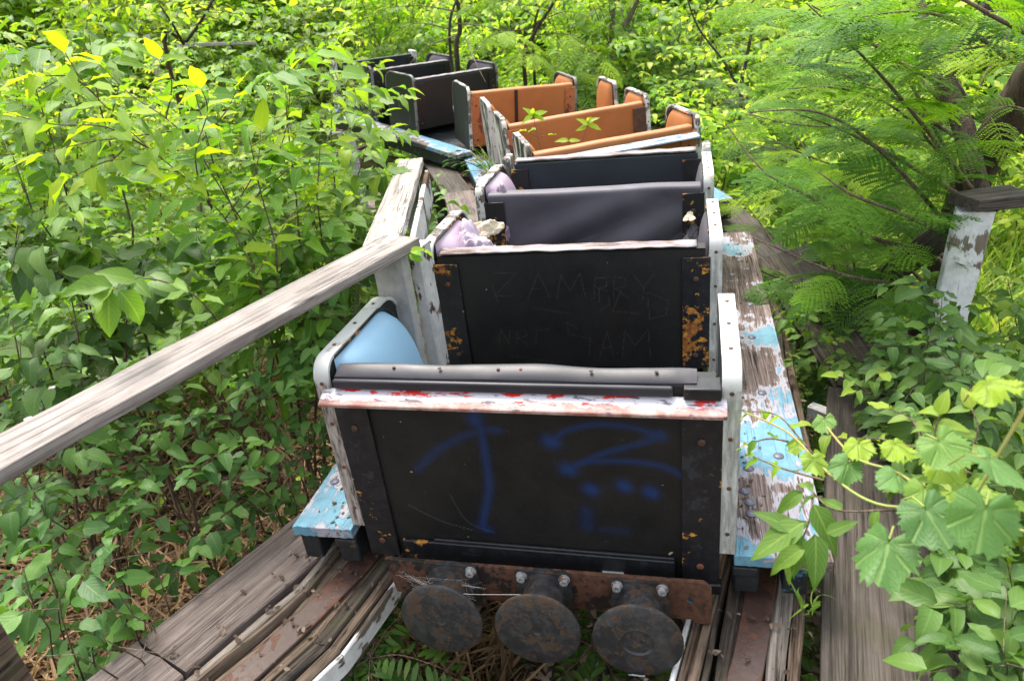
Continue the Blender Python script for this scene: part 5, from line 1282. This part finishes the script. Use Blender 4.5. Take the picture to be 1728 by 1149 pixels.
leafy_shoot('bush_under_track', 'dark leafy bush growing in the gap between the hand rail and the track', 'bush',
    [[(740, 460, 4.4), (720, 400, 4.5), (710, 340, 4.6)], [(740, 450, 4.4), (760, 390, 4.6), (750, 330, 4.8)], [(745, 440, 4.4), (790, 380, 4.7), (770, 340, 4.9)], [(735, 400, 4.5), (700, 360, 4.7), (690, 330, 4.9)], [(750, 400, 4.6), (730, 350, 4.8), (740, 300, 5.0)]], [], 'leaf_dark', LEAF, size=.085, gap=.04, rlo=.2, rhi=1)
leafy_shoot('lime_branch', 'long arching branch with bright yellow-green drooping leaves, upper left', 'branch',
    [[(455, 520, 2.8), (400, 400, 2.65), (340, 325, 2.55), (240, 240, 2.45), (150, 150, 2.35), (110, 90, 2.3)], [(250, 250, 2.45), (180, 215, 2.35), (90, 210, 2.3), (10, 190, 2.3)], [(300, 290, 2.5), (240, 280, 2.4), (190, 270, 2.35), (120, 300, 2.3)],
     [(340, 325, 2.55), (330, 260, 2.5), (350, 190, 2.45), (340, 150, 2.4)], [(160, 160, 2.36), (120, 130, 2.3), (60, 130, 2.25)], [(380, 370, 2.6), (430, 290, 2.6), (440, 220, 2.6)], [(430, 470, 2.7), (480, 380, 2.7), (520, 330, 2.75)]], [], 'leaf_yellow', LEAF_LONG, size=.115, gap=.034, rlo=.1, rhi=1, droop=.6)
leafy_shoot('lime_branch', 'second branch of yellow-green leaves below the first, reaching to the left edge', 'branch', [[(440, 420, 2.9), (380, 330, 2.8), (330, 250, 2.7), (280, 200, 2.6), (220, 160, 2.55), (170, 110, 2.5)], [(330, 250, 2.7), (380, 190, 2.65), (400, 150, 2.6)], [(300, 220, 2.65), (230, 230, 2.5), (150, 240, 2.45), (70, 260, 2.4)], [(400, 360, 2.85), (470, 300, 2.85), (520, 260, 2.85), (570, 240, 2.9)], [(280, 200, 2.6), (290, 140, 2.55), (270, 100, 2.5)], [(430, 340, 2.9), (480, 230, 3.0), (490, 130, 3.0)], [(230, 230, 2.5), (180, 280, 2.45), (150, 300, 2.4)]], [], 'leaf_yellow', LEAF_LONG, size=.095, gap=.034, rlo=0, rhi=.9, droop=.6)
leafy_shoot('drooping_branch', 'branch end with three large dull green hanging leaves above the left rail', 'branch', [[(380, 560, 2.3), (330, 500, 2.1), (250, 470, 1.95), (190, 490, 1.85)]],
    [(185, 490, 1.85, 180, 560, .11, .6), (200, 490, 1.84, 245, 535, .11, .5), (190, 485, 1.85, 120, 480, .11, .55), (230, 475, 1.9, 170, 455, .09, .6)], 'leaf_mid', LEAF, size=.08, gap=.06, rlo=.4, rhi=.7)
leafy_shoot('leafy_branch', 'branch with light leaves reaching across in front of the far black seats', 'branch', [[(560, 330, 4.6), (580, 240, 4.7), (620, 190, 4.8), (660, 150, 4.9), (690, 150, 4.9)], [(580, 240, 4.7), (600, 170, 4.8), (590, 110, 4.9)], [(590, 260, 4.6), (640, 250, 4.6), (680, 270, 4.5)], [(600, 290, 4.4), (650, 290, 4.4), (670, 300, 4.3)]], [], 'leaf_lime', LEAF, size=.11, gap=.06, rlo=.1, rhi=.9)
leafy_shoot('leafy_branch', 'branch of pale leaves in front of the left end of the far blue deck', 'branch', [[(540, 300, 4.8), (560, 210, 5.0), (600, 140, 5.2), (640, 110, 5.3)], [(560, 230, 5.0), (610, 210, 5.0), (650, 190, 5.0)], [(565, 200, 5.0), (600, 170, 5.1), (680, 165, 5.1)], [(580, 160, 5.1), (560, 100, 5.2), (575, 60, 5.3)], [(600, 230, 4.9), (640, 235, 4.9), (660, 220, 4.9)]], [], 'leaf_mid', LEAF, size=.12, gap=.05, rlo=.4, rhi=1)
leafy_shoot('trailing_shoot', 'shoot of light oval leaves crossing the right walkway board above the vine', 'creeper', [[(1640, 800, 1.9), (1560, 760, 1.9), (1480, 740, 1.9), (1420, 740, 1.9), (1370, 720, 1.88)], [(1560, 760, 1.9), (1540, 710, 1.9), (1500, 690, 1.92)], [(1620, 790, 1.9), (1650, 730, 1.9), (1640, 690, 1.9)]], [], 'leaf_mid', LEAF, size=.055, gap=.03, rlo=.4, rhi=.95)
# spiky grass tuft by the right strap, foxtails by the far deck
def tuft(name, label, cat, p, n, L, lean, mat='grass', heads=0):
    root = thing(name, label, cat, p); fol = Fol(); st = MB()
    for k in range(n):
        a = random.uniform(0, 6.28); d = Vector((math.cos(a) * lean, math.sin(a) * lean, 1)).normalized()
        fol.put(BLADE if heads else BLW, p + rv(.01), d, rv(1).normalized() + UP * .3, L * random.uniform(.5, 1.1), random.uniform(.2, .8))
    fol.build('blades', M[mat], root, Matrix())
    for k in range(heads):
        a = random.uniform(2.2, 4.6); l = L * random.uniform(.8, 1.3); e = p + Vector((math.cos(a) * l * .9, math.sin(a) * l * .5, l * random.uniform(.35, .8)))
        P = curve(p, e, .35, 8, .01); st = MB(); st.tube(P, .0018, 4, False); dd = (P[-1] - P[-2]).normalized()
        hd = MB(); hp = [P[-1] + dd * .07 * t / 6 - UP * .012 * (t / 6) ** 2 for t in range(7)]; hd.tube(hp, [.002, .006, .0075, .0075, .007, .005, .002], 7)
        s_ = st.build('stalk', M['grass'], root, Matrix(), sharp=180); hd.build('seed_head', M['grass'], s_, Matrix(), sharp=180)
BLW = [leaf_tpl(.10, 7, .2, .7, 0, 0, .9, .4), leaf_tpl(.09, 7, .2, 1.2, 0, .3, .9, .4)]
tuft('grass_tuft', 'small spiky green grass tuft sprouting beside the rusty strap, lower right', 'grass tuft', px(1362, 1030, 1.85), 10, .095, 1.3, 'leaf_mid')
tuft('foxtail_grass', 'clump of foxtail grass with pale seed heads beside the far orange seat', 'grass clump', rel(.02, 6.2, -1.52), 90, .34, .8, heads=13)
# fern-like fronds under the track, lower left of the buffers
random.seed(31)
NARROW = [leaf_tpl(.26, 6, .1, .25, 0, 0, .8, .5), leaf_tpl(.24, 6, .15, .4, 0, 0, .8, .5)]
def fern(name, label, p, n, s, mat='mimosa'):
    root = thing(name, label, 'fern', p, group='ferns under the track'); fol = Fol(); st = MB()
    for k in range(n):
        a = 6.28 * k / n + random.uniform(-.3, .3); d = Vector((math.cos(a), math.sin(a), .35)).normalized()
        spray(fol, st, p, d, s * random.uniform(.8, 1.1), .062, .013, .002, NARROW, 0, .35, .28, 78, True, .15)
    st.tube([p - UP * .2, p + UP * .02], .006, 5); st.build('stem', M['twig'], root, Matrix()); fol.build('fronds', M[mat], root, Matrix())
fern('fern', 'dark fern below the track left of the buffers', px(625, 1110, 2.35), 8, .36); fern('fern', 'dark fern lower left under the white fascia', px(560, 1140, 2.5), 8, .36)
fern('fern', 'fern under the gap between second and third buffer disc', px(1000, 1090, 2.6), 5, .16)
# crumpled packet on the litter
pk = pz(1076, 1132, -2.70); b = MB(); mm = Matrix.Translation(Vector((pk.x, pk.y, gh(pk.x, pk.y) + .08))) @ Matrix.Rotation(R(-15), 4, 'Z') @ Matrix.Rotation(R(40), 4, 'X')
b.box((-.035, -.06, 0), (.035, .06, .022)); bx_ = thing('drinks_carton', 'small crushed white and teal carton on the litter under the third buffer', 'litter', mat=mm)
b.build('carton_body', vinyl('white_carton', (.55, .60, .62), None, .5), bx_, bevel=.004)
b = MB(); b.box((-.0355, .012, -.0005), (.0355, .035, .0226)); b.build('teal_band', vinyl('teal_band', (.05, .42, .38), None, .5), bx_, bevel=.001)

def g_debris():
    i = random.randrange(8, 50); lt = random.choice((-1, 1)) * random.uniform(.40, .82); p = off(i, lt, ZR + random.uniform(.002, .012))
    a = random.uniform(0, 6.28); return (p, Vector((math.cos(a), math.sin(a), random.gauss(0, .15))), UP + rv(.35), random.uniform(.008, .03), random.random())
scatter('track_debris', 1500, g_debris, 'litter', LEAF_LOW)
def g_deck_debris():
    mm = wmat(random.choice((carA, carA, carB))); sx = random.choice((-1, 1)); p = mm @ Vector((sx * (.562 + abs(random.gauss(0, .05))), random.uniform(-.03, 2.4), .004))
    a = random.uniform(0, 6.28); return (p, Vector((math.cos(a), math.sin(a), random.gauss(0, .1))), UP + rv(.3), random.uniform(.006, .02), random.random())
scatter('deck_debris', 700, g_deck_debris, 'litter', LEAF_LOW)
